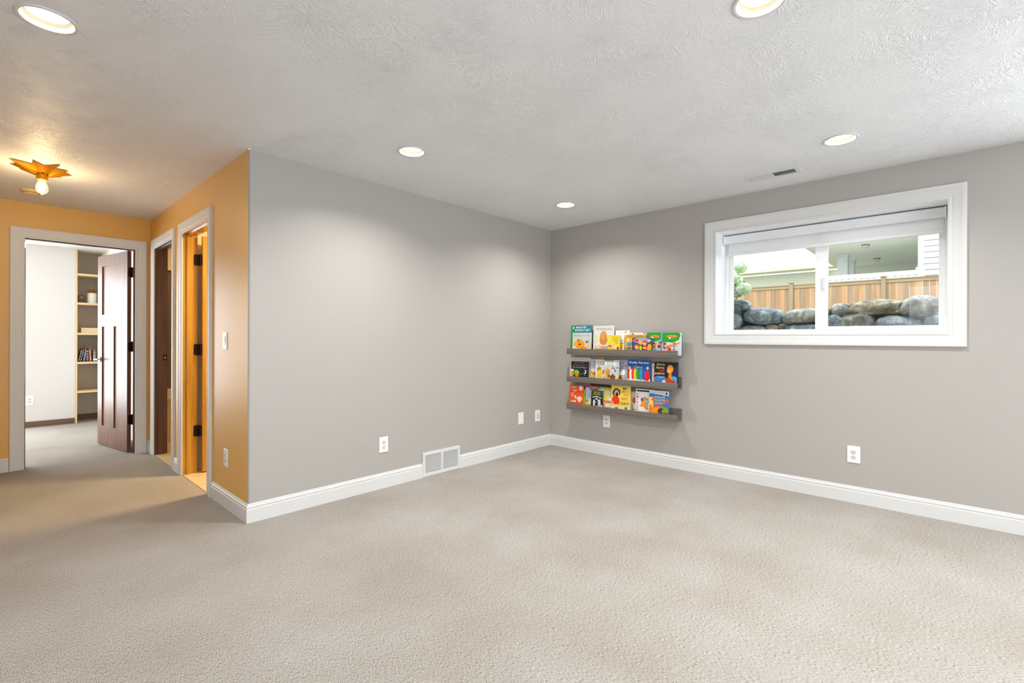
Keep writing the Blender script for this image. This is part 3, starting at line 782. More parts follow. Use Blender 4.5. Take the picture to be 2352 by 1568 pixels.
ART = {
 'pet': ('117a86', '1d8a1e', 'teal picture book with a green spine titled WHAT PET SHOULD I GET?', [('r', 0, 0, .10, 1, '1f9a20'), ('r', .10, 0, .17, .55, 'c6e04a'), ('e', .13, .9, .03, .05, 'e8f7e8'), ('t', 'WHAT PET', .50, .915, .52, 'eef4f4', .085), ('t', 'SHOULD I GET?', .57, .80, .74, 'eef4f4', .085)]),
 'pig': ('bcc6cc', None, 'blue-grey picture book with an orange figure in front of the teal book', [('r', 0, 0, 1, 1, 'c0c9cd'), ('t', 'Big Pig on a Dig', .5, .82, .84, 'c07a5c', .14), ('e', .40, .28, .26, .26, 'f0980e'), ('e', .20, .30, .13, .15, 'f4a81c'), ('e', .34, .52, .10, .10, 'c47418'), ('e', .46, .54, .08, .08, 'c8c416'), ('e', .39, .28, .08, .06, '963410'), ('e', .60, .06, .16, .10, 'e88e10'), ('e', .78, .44, .10, .08, '8c7c58'), ('e', .83, .52, .06, .05, 'cdb04c'), ('e', .86, .16, .11, .10, 'f2c410'), ('e', .10, .10, .10, .07, 'e2dcdf')]),
 'egg': ('d4d4d0', None, 'pale grey tall picture book titled THE GOOD EGG with a big brown egg', [('r', 0, 0, 1, .30, 'e4d4c0'), ('r', 0, .22, .95, .30, 'ddd8c8'), ('t', 'THE GOOD EGG', .50, .86, .80, 'b08e82', .11), ('e', .14, .50, .05, .13, 'dcd860'), ('e', .08, .30, .09, .04, 'd6b8cc'), ('e', .50, .40, .19, .22, 'cc7e22'), ('e', .50, .50, .17, .28, 'd0862a'), ('e', .49, .58, .10, .16, 'd8984a'), ('r', .10, 0, .88, .13, 'c8a286'), ('e', .25, .07, .14, .04, 'e6ccb4')]),
 'yel': ('eccb28', None, 'small yellow picture book in front of the egg book', [('t', 'there was an', .62, .87, .55, '6a6428', .06), ('t', 'old lady who', .62, .77, .55, '6a6428', .06), ('t', 'swallowed a', .64, .67, .50, '6a6428', .06), ('t', 'birthday', .68, .57, .38, '6a6428', .06), ('t', 'cake!', .70, .47, .24, '6a6428', .06), ('e', .26, .33, .20, .12, 'd6bca4'), ('e', .16, .24, .12, .06, '7a4620'), ('e', .64, .16, .16, .12, 'ecc4c4'), ('e', .84, .10, .10, .10, '94561e'), ('e', .36, .06, .16, .08, 'e4c02c')]),
 'wh': ('e8e8e6', None, 'white picture book with a yellow dot standing at the back of the top ledge', [('e', .74, .92, .10, .055, 'e8b41c'), ('t', 'Caillou', .40, .84, .50, 'a8a8b4', .05) if False else ('r', .10, .88, .70, .90, 'b4b4c0')]),
 'frog': ('e4e4ec', None, 'white board book with blue lettering above a green and orange picture', [('t', 'duck', .45, .86, .60, 'b8a8c8', .10), ('t', 'Rabbit', .55, .66, .80, '4470b8', .14), ('e', .60, .42, .34, .13, '5a9c20'), ('e', .80, .36, .14, .09, 'a8cc28'), ('e', .55, .16, .32, .20, 'ec6a12'), ('e', .50, .20, .12, .10, 'f68e34'), ('e', .2, .04, .15, .05, '4a3a22')]),
 'pinkpig': ('eee6e4', None, 'white book with a small pink picture, behind the orange book', [('e', .90, .96, .08, .05, 'e8a4ac'), ('e', .90, .97, .04, .02, '3a2424'), ('e', .18, .92, .08, .04, '2c2c30'), ('r', .2, .925, .9, .935, 'd8b0a8')]),
 'orange': ('e9a41e', None, 'orange picture book with a grey title band beside the die-cut book', [('r', 0, .80, 1, 1, 'e6a028'), ('t', 'THE LITTLE ENGINE', .50, .90, .88, '6c6a58', .11) if False else ('t', 'THE WHEELS', .50, .90, .80, '77715c', .11), ('r', .30, .73, 1, .80, '5f7c74'), ('e', .30, .62, .22, .16, 'f2ae14'), ('e', .26, .36, .18, .14, '1e9cd8'), ('e', .40, .26, .10, .08, 'e8e4d0'), ('e', .14, .66, .07, .07, 'f0d8b0'), ('r', 0, 0, .6, .16, '88a84c'), ('e', .20, .10, .09, .07, 'b4422a'), ('e', .36, .08, .08, .06, 'd49c38')]),
 'oval': ('3c4658', None, 'dark rounded board book crowded with bright figures on the top ledge', [('e', .50, .78, .46, .24, '8ea2c4'), ('e', .22, .78, .12, .12, 'c83a44'), ('e', .24, .30, .13, .16, 'd8643a'), ('e', .24, .20, .09, .13, 'f0b070'), ('e', .42, .74, .08, .12, 'b8cc2c'), ('e', .44, .58, .11, .14, 'f2a048'), ('e', .44, .18, .07, .18, 'c4cc2c'), ('e', .66, .62, .12, .16, 'c03a24'), ('e', .64, .52, .09, .13, 'f2b464'), ('e', .66, .20, .11, .20, 'dd3d18'), ('e', .88, .24, .10, .28, 'eca222'), ('e', .82, .80, .08, .10, 'e2d4dc'), ('e', .80, .84, .04, .05, '5a5666')] + blobs(3, ['f2e8d8', '2e3a30', 'b03030', 'e8c850'], 8, .1, .9, 0.02, .2, .03, .06)),
 'g1': ('229a22', None, 'green storybook with a red oval title badge, left of the two alike', [('p', [(0, .45), (.30, .45), (.75, .55), (1, .72), (1, 0), (0, 0)], 'a8cce0'), ('p', [(.86, 1), (1, 1), (1, 0), (.88, 0)], '6db4e0'), ('e', .50, .78, .30, .075, 'f0b41c'), ('e', .50, .78, .26, .05, 'd8542c'), ('t', 'Storybook', .50, .78, .40, 'f8d860', .05), ('e', .32, .72, .10, .04, 'e0ece0')] + blobs(11, ['e89818', '8c2434', 'f0b42a', 'cc3a28', 'd8a8b8', 'f4d8b8'], 15, .1, .85, .04, .42, .06, .12)),
 'g2': ('229a22', None, 'green storybook with a red oval title badge, overhanging the right end', [('p', [(0, .42), (.25, .48), (.55, .44), (.85, .60), (.93, .85), (.88, 1), (1, 1), (1, 0), (0, 0)], 'ccd6e2'), ('e', .50, .80, .28, .07, 'f0b41c'), ('e', .50, .80, .24, .048, 'd8542c'), ('t', 'Storybook', .50, .80, .36, 'f8d860', .05), ('e', .38, .70, .05, .05, 'e4f0e4'), ('r', .40, .655, .70, .665, 'b8e0b8')] + blobs(12, ['e88a18', 'a02834', 'd86a8c', 'f2b822', 'cc3420', 'f0d0b8', '8c6ca0'], 18, .1, .85, .04, .42, .05, .11) + [('e', .66, .36, .13, .11, 'f0a020'), ('e', .64, .38, .07, .06, '75788a')]),
 'grey': ('aab4ba', None, 'pale grey book edge at the back left of the middle ledge', [('r', .0, .97, 1, 1, 'c4ccd0')]),
 'bear': ('dcd4c8', None, 'cream picture book titled Old Bear and His Cub behind the black one', [('t', 'Old Bear and His Cub', .50, .92, .88, '8a7a70', .08), ('r', .82, .1, 1, .84, 'd8b890'), ('r', .88, 0, .96, .6, 'e8c898')]),
 'dino': ('15141c', None, 'black night-sky board book with a green dinosaur, a moon and stars', [('t', 'Dinosaur,', .48, .91, .56, '6e8088', .10), ('t', 'Dinosaur,', .48, .75, .60, 'b4604c', .10), ('t', 'Say Good Night', .50, .60, .78, 'a0b0cc', .10), ('e', .30, .26, .20, .20, '3a9a1c'), ('e', .34, .28, .12, .13, '86c020'), ('e', .36, .08, .10, .10, 'e87e1c'), ('e', .78, .34, .10, .14, 'e8dcbc'), ('e', .74, .36, .08, .12, '15141c'), ('e', .60, .18, .025, .02, 'f4f4f4'), ('e', .78, .12, .02, .018, 'f4f4f4'), ('e', .54, .10, .015, .015, 'e8c8d0'), ('e', .88, .78, .015, .015, 'e8a0a8'), ('e', .08, .70, .015, .015, 'e0e0e0'), ('r', -.02, 0, .14, .38, 'f0942c'), ('r', -.02, .38, .16, .48, 'ece8e2')]),
 'ytilt': ('c8a41c', None, 'tilted dark yellow book peeking over the middle ledge books', []),
 'kids': ('b4bec8', None, 'pale blue book with crowded figures beside the cream bear book', [('t', 'The Twelve', .50, .86, .60, '6a7484', .09), ('t', 'Terrible', .56, .74, .5, '6a7484', .08), ('r', 0, 0, 1, .28, 'd8a860')] + blobs(21, ['c88a44', 'f0d8a8', 'b8542c', 'e8c040', '8c9c7c', 'f4ead8'], 16, .05, .75, .05, .45, .06, .13)),
 'mid': ('d8d4d4', None, 'white book with a red-hooded yellow figure in the middle ledge row', [('t', 'I am so', .40, .88, .55, '9c8c94', .09), ('t', 'special', .42, .74, .5, 'c49494', .08), ('e', .30, .20, .20, .24, 'ecc80e'), ('e', .26, .50, .15, .14, '7cb02c'), ('e', .28, .44, .11, .10, 'c8341c'), ('e', .30, .40, .07, .07, 'ecbc98'), ('e', .62, .34, .14, .14, 'b87820'), ('e', .60, .12, .12, .12, 'e8d8c8'), ('e', .76, .12, .1, .1, '6a6a34')]),
 'hats': ('bcc8cc', None, 'grey-blue picture book with a white title label and an orange animal on rocks', [('r', .05, .92, .62, 1, '7f9860'), ('r', .02, .68, .78, .88, 'f0e8dc'), ('t', 'WE DO NOT', .40, .83, .50, '4c4a44', .07), ('t', 'wear hats', .40, .73, .58, '8a6a34', .07), ('r', 0, 0, 1, .18, 'a87038'), ('e', .24, .36, .16, .18, 'd8861c'), ('e', .22, .50, .07, .08, 'e89a28'), ('e', .12, .42, .08, .06, 'e89a28'), ('e', .62, .56, .12, .07, '8c8480'), ('e', .60, .48, .09, .05, 'e8dcc8'), ('e', .76, .44, .07, .07, 'bc6838'), ('e', .90, .60, .05, .04, '3c5c2c')] + blobs(22, ['8a5424', 'd8a860', 'ecc888', '6a4420'], 12, .05, .95, .02, .18, .05, .10)),
 'sheep': ('aeb4b4', None, 'grey book with dark lettering and a white woolly figure next to the blue book', [('r', .15, .93, .95, .95, '5c6068'), ('t', 'Sheep', .45, .84, .50, '4c5868', .09), ('t', 'share', .62, .72, .50, '5a6470', .09), ('t', 'LOVE', .45, .58, .40, '46546c', .09), ('e', .36, .30, .20, .15, 'efe6da'), ('e', .66, .36, .15, .14, 'f2ece2'), ('e', .36, .44, .14, .06, 'bc8c8c'), ('e', .42, .10, .16, .12, '9a6434'), ('e', .60, .14, .10, .08, 'd8b890'), ('r', 0, 0, .22, .08, 'e0d4c0')]),
 'dolly': ('0f4f9c', None, 'blue picture book with rainbow-coloured stripes under white lettering', [('t', 'Dolly Parton', .50, .86, .86, 'ecf0f0', .13), ('t', 'I Am a', .46, .66, .36, 'd8c870', .10), ('r', 0, 0, 1, .10, 'ece8dc'), ('e', .05, .30, .06, .26, 'c42020'), ('e', .14, .30, .06, .26, 'ece8ec'), ('e', .24, .32, .07, .28, 'e8381c'), ('e', .34, .32, .06, .28, 'ecc81c'), ('e', .44, .32, .07, .28, '48a028'), ('e', .52, .32, .06, .28, '1c7c34'), ('e', .60, .31, .08, .29, '1c98a4'), ('e', .70, .30, .05, .26, '2454b0'), ('e', .76, .26, .05, .24, '7c3c74'), ('e', .82, .24, .05, .24, 'c42484'), ('e', .89, .24, .08, .24, 'e41c14'), ('e', .88, .62, .05, .08, 'f0b088'), ('e', .08, .60, .06, .08, 'e89c8c')]),
 'whred': ('e4e0d8', None, 'white book with red letters behind the black-blue book at the right', [('t', 'N', .15, .82, .14, 'cc4434', .13), ('t', 'N', .12, .48, .14, 'cc4434', .13), ('t', 'Y', .10, .30, .12, 'cc4434', .13), ('r', 0, 0, .4, .3, 'e8c8a0')]),
 'llama': ('1a1420', None, 'dark picture book titled llama llama red pajama at the right of the middle ledge', [('p', [(.62, .18), (1, .18), (1, .9), (.74, .6)], '2c2050'), ('p', [(0, 0), (0, .22), (.12, .30), (.45, .30), (.55, .12), (.45, 0)], '3c78bc'), ('p', [(.70, 0), (.70, .30), (.88, .32), (.97, .24), (.97, 0)], '4ca0d0'), ('p', [(.20, 0), (.40, .12), (.72, .10), (.86, 0)], 'e8d8d0'), ('t', 'llama', .28, .88, .34, 'd4b868', .12), ('t', 'llama', .26, .72, .34, 'd4b868', .12), ('t', 'red', .32, .57, .22, 'd83464', .11), ('t', 'pajama', .24, .42, .42, 'ecc83c', .14), ('t', 'author', .30, .24, .28, 'dce8f0', .05) if False else ('r', .16, .235, .42, .25, 'dce8f0'), ('e', .68, .24, .075, .30, 'd08420'), ('e', .68, .66, .13, .20, 'dc9230'), ('e', .63, .56, .09, .10, 'eaa63c'), ('e', .60, .10, .12, .12, 'b04c1c'), ('e', .74, .05, .16, .10, 'c83818')]),
 'brown': ('8c8478', None, 'grey-brown book standing at the back left of the lowest ledge', [('e', .52, .97, .20, .03, 'c87424')]),
 'geah': ('e8500c', None, 'orange picture book titled Green Eggs and Ham with a white badge', [('e', .82, .86, .12, .13, 'f0f4f4'), ('r', .80, .80, .85, .92, '5c8cb4'), ('t', 'Green', .28, .90, .38, 'f4e8d8', .10), ('t', 'Eggs', .38, .72, .34, 'f4e8d8', .10), ('t', 'and', .22, .57, .24, 'f4e8d8', .08), ('t', 'Ham', .24, .43, .28, 'f4e8d8', .09), ('e', .74, .28, .18, .14, 'f0dcc4'), ('e', .58, .30, .08, .05, 'ecd4b8'), ('e', .72, .18, .10, .09, 'f0dcc4'), ('e', .30, .13, .19, .055, 'ece8dc'), ('e', .28, .14, .07, .035, '5c9c4c'), ('e', .44, .36, .05, .10, 'f0dcd0')]),
 'green': ('b8bc14', None, 'lime and blue book edge right of the orange book on the lowest ledge', [('r', 0, .82, 1, 1, '1c548c')]),
 'pink': ('b8cce0', None, 'pale blue storybook with a crimson top band on the lowest ledge', [('r', 0, .90, 1, 1, 'cc1c4c'), ('t', 'STORYBOOK', .56, .945, .6, 'f0b8c0', .035), ('r', .30, .78, .90, .88, '3c5424'), ('t', 'Fairyland', .50, .79, .70, 'ec9cb0', .10), ('e', .26, .12, .22, .13, 'ecdcc8'), ('e', .44, .28, .16, .12, 'ecdc90'), ('e', .10, .20, .12, .08, '7cb060'), ('r', 0, 0, 1, .06, 'c0c850')]),
 'dark': ('352a24', None, 'dark brown book standing behind the others on the lowest ledge', []),
 'astro': ('0e0e10', None, 'small black book with two white astronauts under a green band', [('r', 0, .68, 1, 1, '2c4418'), ('t', 'MAN ON', .50, .90, .50, 'c8b834', .09), ('t', 'THE MOON', .50, .77, .62, 'c8a838', .09), ('p', [(.10, .60), (.50, .66), (.92, .56), (.92, .50), (.50, .60), (.10, .54)], 'c8ccd0'), ('e', .48, .48, .08, .07, 'd8dce4'), ('e', .28, .38, .07, .06, 'c4c0b8'), ('e', .26, .26, .10, .13, 'd4d0c8'), ('e', .22, .10, .05, .10, 'd4d0c8'), ('e', .32, .10, .05, .10, 'c4c0b8'), ('e', .42, .26, .06, .03, 'd4d0c8'), ('e', .70, .36, .12, .10, 'dcd0d0'), ('e', .72, .20, .13, .14, 'd0ccc4'), ('e', .68, .04, .08, .07, 'c8c4bc'), ('e', .90, .06, .10, .05, 'd4d0c8'), ('r', .40, 0, 1, .03, 'bcb8b0')]),
 'lime': ('98a814', None, 'lime green reader with a white title band behind the yellow book', [('r', 0, .76, .80, .90, 'dce4ec'), ('t', 'THE MAP', .36, .83, .50, '6888a8', .08), ('r', .80, .76, 1, .90, '2c74a4'), ('r', 0, 0, .6, .72, 'b8a0a4')]),
 'yeor': ('dccc3c', None, 'yellow picture book with an orange band left of the MY NO book', [('r', 0, .55, .9, .95, 'dcd494'), ('r', 0, .28, 1, .40, 'e0722c'), ('r', 0, 0, 1, .28, 'c8a08c'), ('e', .50, .10, .34, .14, 'e0dcd0'), ('e', .16, .62, .12, .08, 'e8a828'), ('e', .56, .48, .14, .10, 'ece4d0'), ('e', .74, .84, .14, .10, 'c8c81c'), ('e', .78, .50, .10, .12, '94b83c')]),
 'nono': ('ecca4c', None, 'yellow picture book titled MY NO, NO, NO DAY! on the lowest ledge', [('t', 'MY', .74, .87, .24, '24445c', .11), ('t', 'NO,', .68, .73, .20, 'c8501c', .08), ('t', 'NO,', .80, .60, .24, 'c8501c', .09), ('t', 'NO', .72, .44, .30, 'c8501c', .11), ('t', 'DAY!', .74, .24, .42, '34503c', .12), ('r', 0, 0, 1, .08, 'd4d8dc'), ('e', .20, .66, .13, .15, '3a2c24'), ('e', .42, .70, .06, .12, '3a2c24'), ('e', .28, .76, .14, .11, '3a2c24'), ('e', .29, .64, .12, .16, 'd8a48c'), ('e', .30, .60, .07, .09, '140c0c'), ('e', .24, .36, .20, .18, 'dc3410'), ('r', .05, .20, .45, .38, 'dc3410'), ('e', .10, .26, .05, .03, 'f09880'), ('e', .30, .03, .10, .03, 'c42c1c'), ('e', .80, .05, .08, .05, '74645c')]),
 'greyred': ('c4ccc0', None, 'grey-green book with a red oval between the yellow and white books', [('r', 0, 0, .12, 1, 'dcd4dc'), ('e', .30, .52, .12, .17, 'cc3818'), ('e', .30, .56, .05, .08, 'e06048'), ('r', .15, 0, .45, .10, 'c8b040'), ('r', .18, .0, .22, .3, '6c5c2c')]),
 'sq': ('e6e2e4', None, 'white book with a column of small squares down its left side', [('r', .06, .88, 1, .95, '1c1014'), ('r', .05, .72, .15, .80, 'd4b49c'), ('r', .05, .60, .15, .68, 'bc4c34'), ('r', .05, .48, .15, .56, 'd8b8ac'), ('r', .05, .36, .15, .44, 'bc9474'), ('r', .05, .24, .15, .32, 'd4a490'), ('r', .05, .13, .15, .21, '98784c'), ('r', .07, .15, .13, .19, 'e6e2e4'), ('r', .05, .02, .15, .09, 'd48c7c'), ('e', .44, .40, .13, .16, 'e09c20'), ('e', .36, .52, .07, .08, '8c3c18'), ('e', .52, .56, .10, .10, 'c49c58'), ('e', .56, .26, .14, .10, 'e08a1c'), ('e', .34, .26, .10, .06, 'e0981c'), ('e', .62, .14, .10, .05, 'dc7c1c'), ('p', [(.56, .34), (.72, .36), (.70, .60), (.56, .56)], '6c90b0'), ('t', 'ABC', .63, .46, .12, 'e8f0f4', .08)]),
 'read': ('2c74b4', None, 'blue and orange beginner reader with white top band, rightmost on the lowest ledge', [('p', [(0, .88), (0, 1), (1, 1), (1, .80)], 'dfe4e8'), ('t', 'READY-TO-READ', .44, .925, .70, '74889c', .07), ('e', .88, .90, .05, .06, '2c2420'), ('r', 0, 0, .22, .7, 'f0c83c'), ('r', 0, 0, .16, .35, 'd48c14'), ('t', 'LOLLY', .55, .70, .50, 'e0b868', .10) if False else ('t', 'ROLLER', .56, .72, .52, 'e0c070', .10), ('t', 'COASTER', .56, .58, .56, 'e0b868', .10), ('t', 'FUN!', .52, .45, .38, 'e8b84c', .10), ('e', .22, .60, .11, .07, 'e4542c'), ('e', .94, .58, .08, .07, 'e4542c'), ('e', .82, .46, .08, .05, 'e04c2c'), ('e', .34, .42, .08, .04, 'e4642c'), ('e', .52, .10, .42, .24, 'e8641c'), ('e', .46, .08, .34, .18, 'f08a1c'), ('e', .80, .14, .20, .16, '7c9c20'), ('e', .62, .10, .17, .15, '2c3c4c'), ('e', .72, .10, .06, .08, '5cac1c'), ('r', .75, 0, 1, .05, 'b4281c')]),
}


def book(key):
    row, lay, ya, yb, hh = BK[key]
    base, spine, label, art = ART[key]
    z0, lip = ROWZ[row]; wd = ya - yb; t = .011
    e = tag(empty('picture_book', (4.3005 - .018 * lay, (ya + yb) / 2, z0 + .0008), 0, R(2.9)), label, 'book', 'picture books on the wall ledges')
    if key == 'ytilt':
        e.rotation_euler = (R(-14), R(2.9), 0); e.location[2] += .012
    w2 = wd / 2
    b = MB(); b.box(-t, -t + .0018, -w2, w2, 0, hh); b.box(-.0018, 0, -w2, w2, 0, hh); b.box(-t + .0018, -.0018, w2 - .0018, w2, 0, hh, 1)
    b.build('cover', [ink(base), ink(spine or base)], e)
    MB().box(-t + .0018, -.0018, -w2 + .003, w2 - .002, .003, hh - .003).build('page_block', mat('paper', PG, .8), e)
    if not art: return e
    pb = MB(); cols = []; k = 0
    def P(u, v_, x): return (x, w2 - u * wd, lip + v_ * (hh - lip))
    tb_ = MB(); tcols = []
    for it in art:
        x = -t - .0003 - k * .00008; k += 1
        tgt, cl_ = (tb_, tcols) if it[0] == 't' else (pb, cols)
        c = it[5] if it[0] in 'ret' and it[0] != 't' else (it[5] if it[0] == 't' else it[2])
        if c not in cl_: cl_.append(c)
        mi = cl_.index(c)
        cu = lambda q: max(0.0, min(1.0, q))
        if it[0] == 'r':
            u0, v0, u1, v1 = [cu(q) for q in it[1:5]]
            if v0 == 0: v0 = -lip / (hh - lip) * .98
            tgt.add([P(u0, v0, x), P(u1, v0, x), P(u1, v1, x), P(u0, v1, x)], [(0, 1, 2, 3)], mi)
        elif it[0] == 'e':
            cu_, cv, ru, rv = it[1:5]; pts = [P(cu(cu_ + ru * math.cos(R(a))), cu(cv + rv * math.sin(R(a))), x) for a in range(0, 360, 20)]
            tgt.add(pts, [tuple(range(len(pts)))], mi)
        elif it[0] == 'p':
            pts = [P(cu(p[0]), cu(p[1]) if p[1] > 0 else -lip / (hh - lip) * .98, x) for p in it[1]]; tgt.add(pts, [tuple(range(len(pts)))], mi)
        else:
            _, s, cu_, cv, wu, c, hv = it
            V, F = txt_mesh(s, wu * wd, hv * (hh - lip)); ctr = P(cu_, cv, x - .0006)
            tgt.add([(ctr[0], ctr[1] - p[0], ctr[2] + p[1]) for p in V], F, mi)
    def flat(bb, name, cs):
        if not bb.f: return
        me = bpy.data.meshes.new(name); me.from_pydata(bb.v, [], bb.f)
        for c in cs: me.materials.append(ink(c))
        for p, i in zip(me.polygons, bb.m): p.material_index = i
        o = bpy.data.objects.new(name, me); C.objects.link(o); o.parent = e
    flat(pb, 'cover_picture', cols); flat(tb_, 'lettering', tcols)
    return e


for k in BK:
    book(k)

# ------------------------------------------------------------------ office nook bookcase and what stands on it
bc = tag(empty('built_in_bookcase', (.96, 9.26, 0)), 'light wood built-in bookcase in the office corner', 'bookcase')
def rel(bb, name, m, bev=0):
    o = MB().box(*bb).build(name, m, bc, bevel=bev); o.location = (-.96, -9.26, 0); return o
rel((.800, .826, YE - .004, 9.448, .0, H - .002), 'side_panel', M_light)
rel((1.106, 1.124, YE - .004, 9.448, .0, H - .002), 'side_panel', M_light)
SHZ = [2.095, 1.684, 1.256, .845, .435]
for z in SHZ:
    rel((.826, 1.106, YE, 9.44, z - .015, z + .015), 'shelf', wood('light_wood_x', 'd9bd8c', 'e4cda0', .5, 'x'), .001)

jg = tag(empty('stoneware_jug', (.993, 9.20, 1.6995)), 'cream and brown stoneware jug on the office bookcase', 'jug')
MB().lathe([(.050, 0), (.053, .004), (.053, .140), (.052, .146)], n=32).build('body', mat('cream_glaze', 'e9e6e2', .25), jg, smooth=False)
o = MB().lathe([(.0525, .146), (.052, .152), (.044, .168), (.026, .182), (.018, .188), (.018, .204), (.020, .208), (.020, .214), (.016, .216)], n=32).build('shoulder', mat('brown_glaze', '8a5620', .18, .2), jg); smooth_by_angle(o, 50)
MB().lathe([(.014, .212), (.014, .224), (.010, .226)], n=20).build('cork', mat('cork', 'c8a888', .7), jg)

ck = tag(empty('arched_wood_block', (.878, 9.20, 1.6995)), 'small arched dark wood piece left of the stoneware jug', 'ornament')
pts = [(-.034, 0)] + [(.034 * math.cos(R(180 - a)), .085 + .040 * math.sin(R(a))) for a in range(0, 181, 20)] + [(.034, 0)]
bb = MB(); nn = len(pts); bb.add([(p[0], -.035, p[1]) for p in pts] + [(p[0], .035, p[1]) for p in pts], [tuple(range(nn)), tuple(range(2 * nn - 1, nn - 1, -1))] + [(i, (i + 1) % nn, nn + (i + 1) % nn, nn + i) for i in range(nn)])
bb.build('body', wood('ornament_wood', '5a4530', '3c342c', .5), ck)
MB().tube((0, -.037, .078), (0, -.034, .078), .020, 20).build('face', mat('ornament_face', '8c6c44', .5), ck)

for i, (zz, dx, hh) in enumerate(((1.2715, 0, .042), (1.3145, .002, .028))):
    e = tag(empty('keepsake_box', (1.00 + dx, 9.21, zz)), ['lower cream box of the stack on the bookcase', 'upper thinner cream box of the stack on the bookcase'][i], 'box', 'cream boxes on the bookcase')
    MB().box(-.13 + .0 , .10, -.08, .08, 0, hh * .62).build('box_body', mat('cream_box', 'e2d3b0', .6), e, bevel=.001)
    MB().box(-.132, .102, -.082, .082, hh * .62, hh).build('lid', mat('cream_lid', 'ead8b4', .6), e, bevel=.001)
NB = [(.834, .018, .190, 11, '1c1a1c', 'e0e0e0', 'leftmost black leaning book on the bookcase'), (.857, .015, .195, 11, '3a3a3c', 'd8d8d4', 'charcoal leaning book with white spine marks on the bookcase'), (.883, .012, .225, 9, '5c2c3c', 'c8a8c4', 'tall maroon leaning book on the bookcase'),
      (.897, .013, .175, 6, '3c5c9c', 'c8d4e4', 'slim blue and white leaning book on the bookcase'), (.920, .034, .172, 0, '1e1c18', 'c4b88c', 'thick black book with gold spine bands on the bookcase'), (.959, .026, .194, -3, '9c3c34', 'e8c8b0', 'red book with pale spine lettering on the bookcase'), (.996, .032, .165, 0, '6c6864', 'c8b88c', 'grey book behind the door handle on the bookcase')]
for x, tt, hh, tl, c1, c2, lab in NB:
    e = tag(empty('hardback_book', (x, 9.18, .8612 + max(0, tt * math.sin(R(tl))))), lab, 'book', 'books on the office bookcase'); e.rotation_euler = (0, R(tl), 0)
    MB().box(0, tt, -.07, .07, 0, hh).build('cover', ink(c1), e, bevel=.001)
    b = MB()
    rn = random.Random(int(x * 1000))
    z = .018
    while z < hh - .02:
        dz = rn.uniform(.006, .016); b.box(tt * .22, tt * .78, -.0708, -.0698, z, z + dz); z += dz + rn.uniform(.008, .022)
    b.build('spine_marks', ink(c2), e)
    MB().box(.0015, tt - .0015, -.067, .0712, .004, hh + .0005).build('page_block', mat('paper', PG, .8), e)

# ------------------------------------------------------------------ outside: well, boulders, fence, neighbour's house
M_soil = paint('shaded_soil', '4a4d50', .95, 20, .6)
M_ground = paint('lawn_edge', '8c8a74', .95, 12, .5)
grd = struct(MB().box(OUTX, 6.02, -4, 9, .6, .95).box(6.34, 38, -8, 20, .6, 1.50).build('ground_outside', M_ground))
struct(MB().box(6.22, 6.34, -4, 9, .95, 1.47).box(OUTX, 6.3, 2.06, 2.3, .95, 1.50).box(OUTX, 6.3, -1.1, -.8, .95, 1.50).box(6.14, 6.22, 1.79, 2.3, .95, 1.575).build('well_backing', M_soil))  # soil behind the boulders; last block fills the shadowed gap with dark tone
M_rock = mat('boulder', '8d9396', .85)
def rockmat(name, c1, c2, c3):
    m = mat(name, c1, .85)
    b = m.node_tree.nodes['Principled BSDF']; g = N(m, 'ShaderNodeNewGeometry')
    n1 = N(m, 'ShaderNodeTexNoise'); n1.inputs['Scale'].default_value = 9; n1.inputs['Detail'].default_value = 9; n1.inputs['Roughness'].default_value = .68; n1.inputs['Distortion'].default_value = .35
    L(m, g.outputs['Position'], n1.inputs['Vector'])
    cr = ramp2(m, n1.outputs['Fac'], [(.34, c2), (.50, c1), (.62, c3)]); L(m, cr.outputs[0], b.inputs['Base Color']); bump_to(m, n1.outputs['Fac'], .9, .02); return m
RM = [rockmat('boulder_blue', '8f9da6', '626d74', 'd0d8dc'), rockmat('boulder_grey', 'a3a39b', '6a665c', 'dcdad2'), rockmat('boulder_tan', 'a99f88', '74664e', 'd2ccb8')]
RK = [(1.858, 1.610, .125, .058, 0, 'flat blue-grey boulder under the flowering bush'), (1.954, 1.425, .125, .090, 0, 'rounded blue boulder at the lower left of the window view'), (1.630, 1.473, .217, .102, 0, 'large veined grey boulder in the left pane, top row'),
      (1.225, 1.461, .216, .082, 1, 'long mossy boulder beside the middle window stile, top row'), (1.533, 1.346, .070, .033, 2, 'small tan cobble, left one of the pair between boulders'), (1.418, 1.357, .052, .036, 2, 'small tan cobble, right one of the pair between boulders'),
      (1.735, 1.295, .150, .085, 0, 'pale speckled boulder low in the left pane, left side'), (1.200, 1.280, .215, .100, 0, 'broad grey boulder low in the left pane, right side'), (.950, 1.400, .110, .082, 0, 'blue-grey boulder low beside the right edge of the middle stile'),
      (.869, 1.525, .094, .062, 1, 'small smooth oval boulder at the left of the right pane'), (.584, 1.538, .222, .076, 2, 'long brown-grey boulder, centre of the right pane top row'), (.222, 1.525, .178, .108, 1, 'tallest humped boulder at the right of the right pane'),
      (.736, 1.400, .148, .084, 1, 'smooth green-grey boulder below the oval one in the right pane'), (.393, 1.360, .200, .082, 0, 'long speckled boulder low in the right pane centre'), (.070, 1.385, .145, .112, 0, 'blue-grey round boulder at the lower right of the window view'),
      (1.019, 1.507, .066, .050, 2, 'small tan rock partly behind the middle stile'), (.040, 1.622, .050, .040, 0, 'small blue stone on top at the right edge of the view'), (2.030, 1.640, .120, .080, 0, 'grey boulder half hidden at the left end of the wall')]
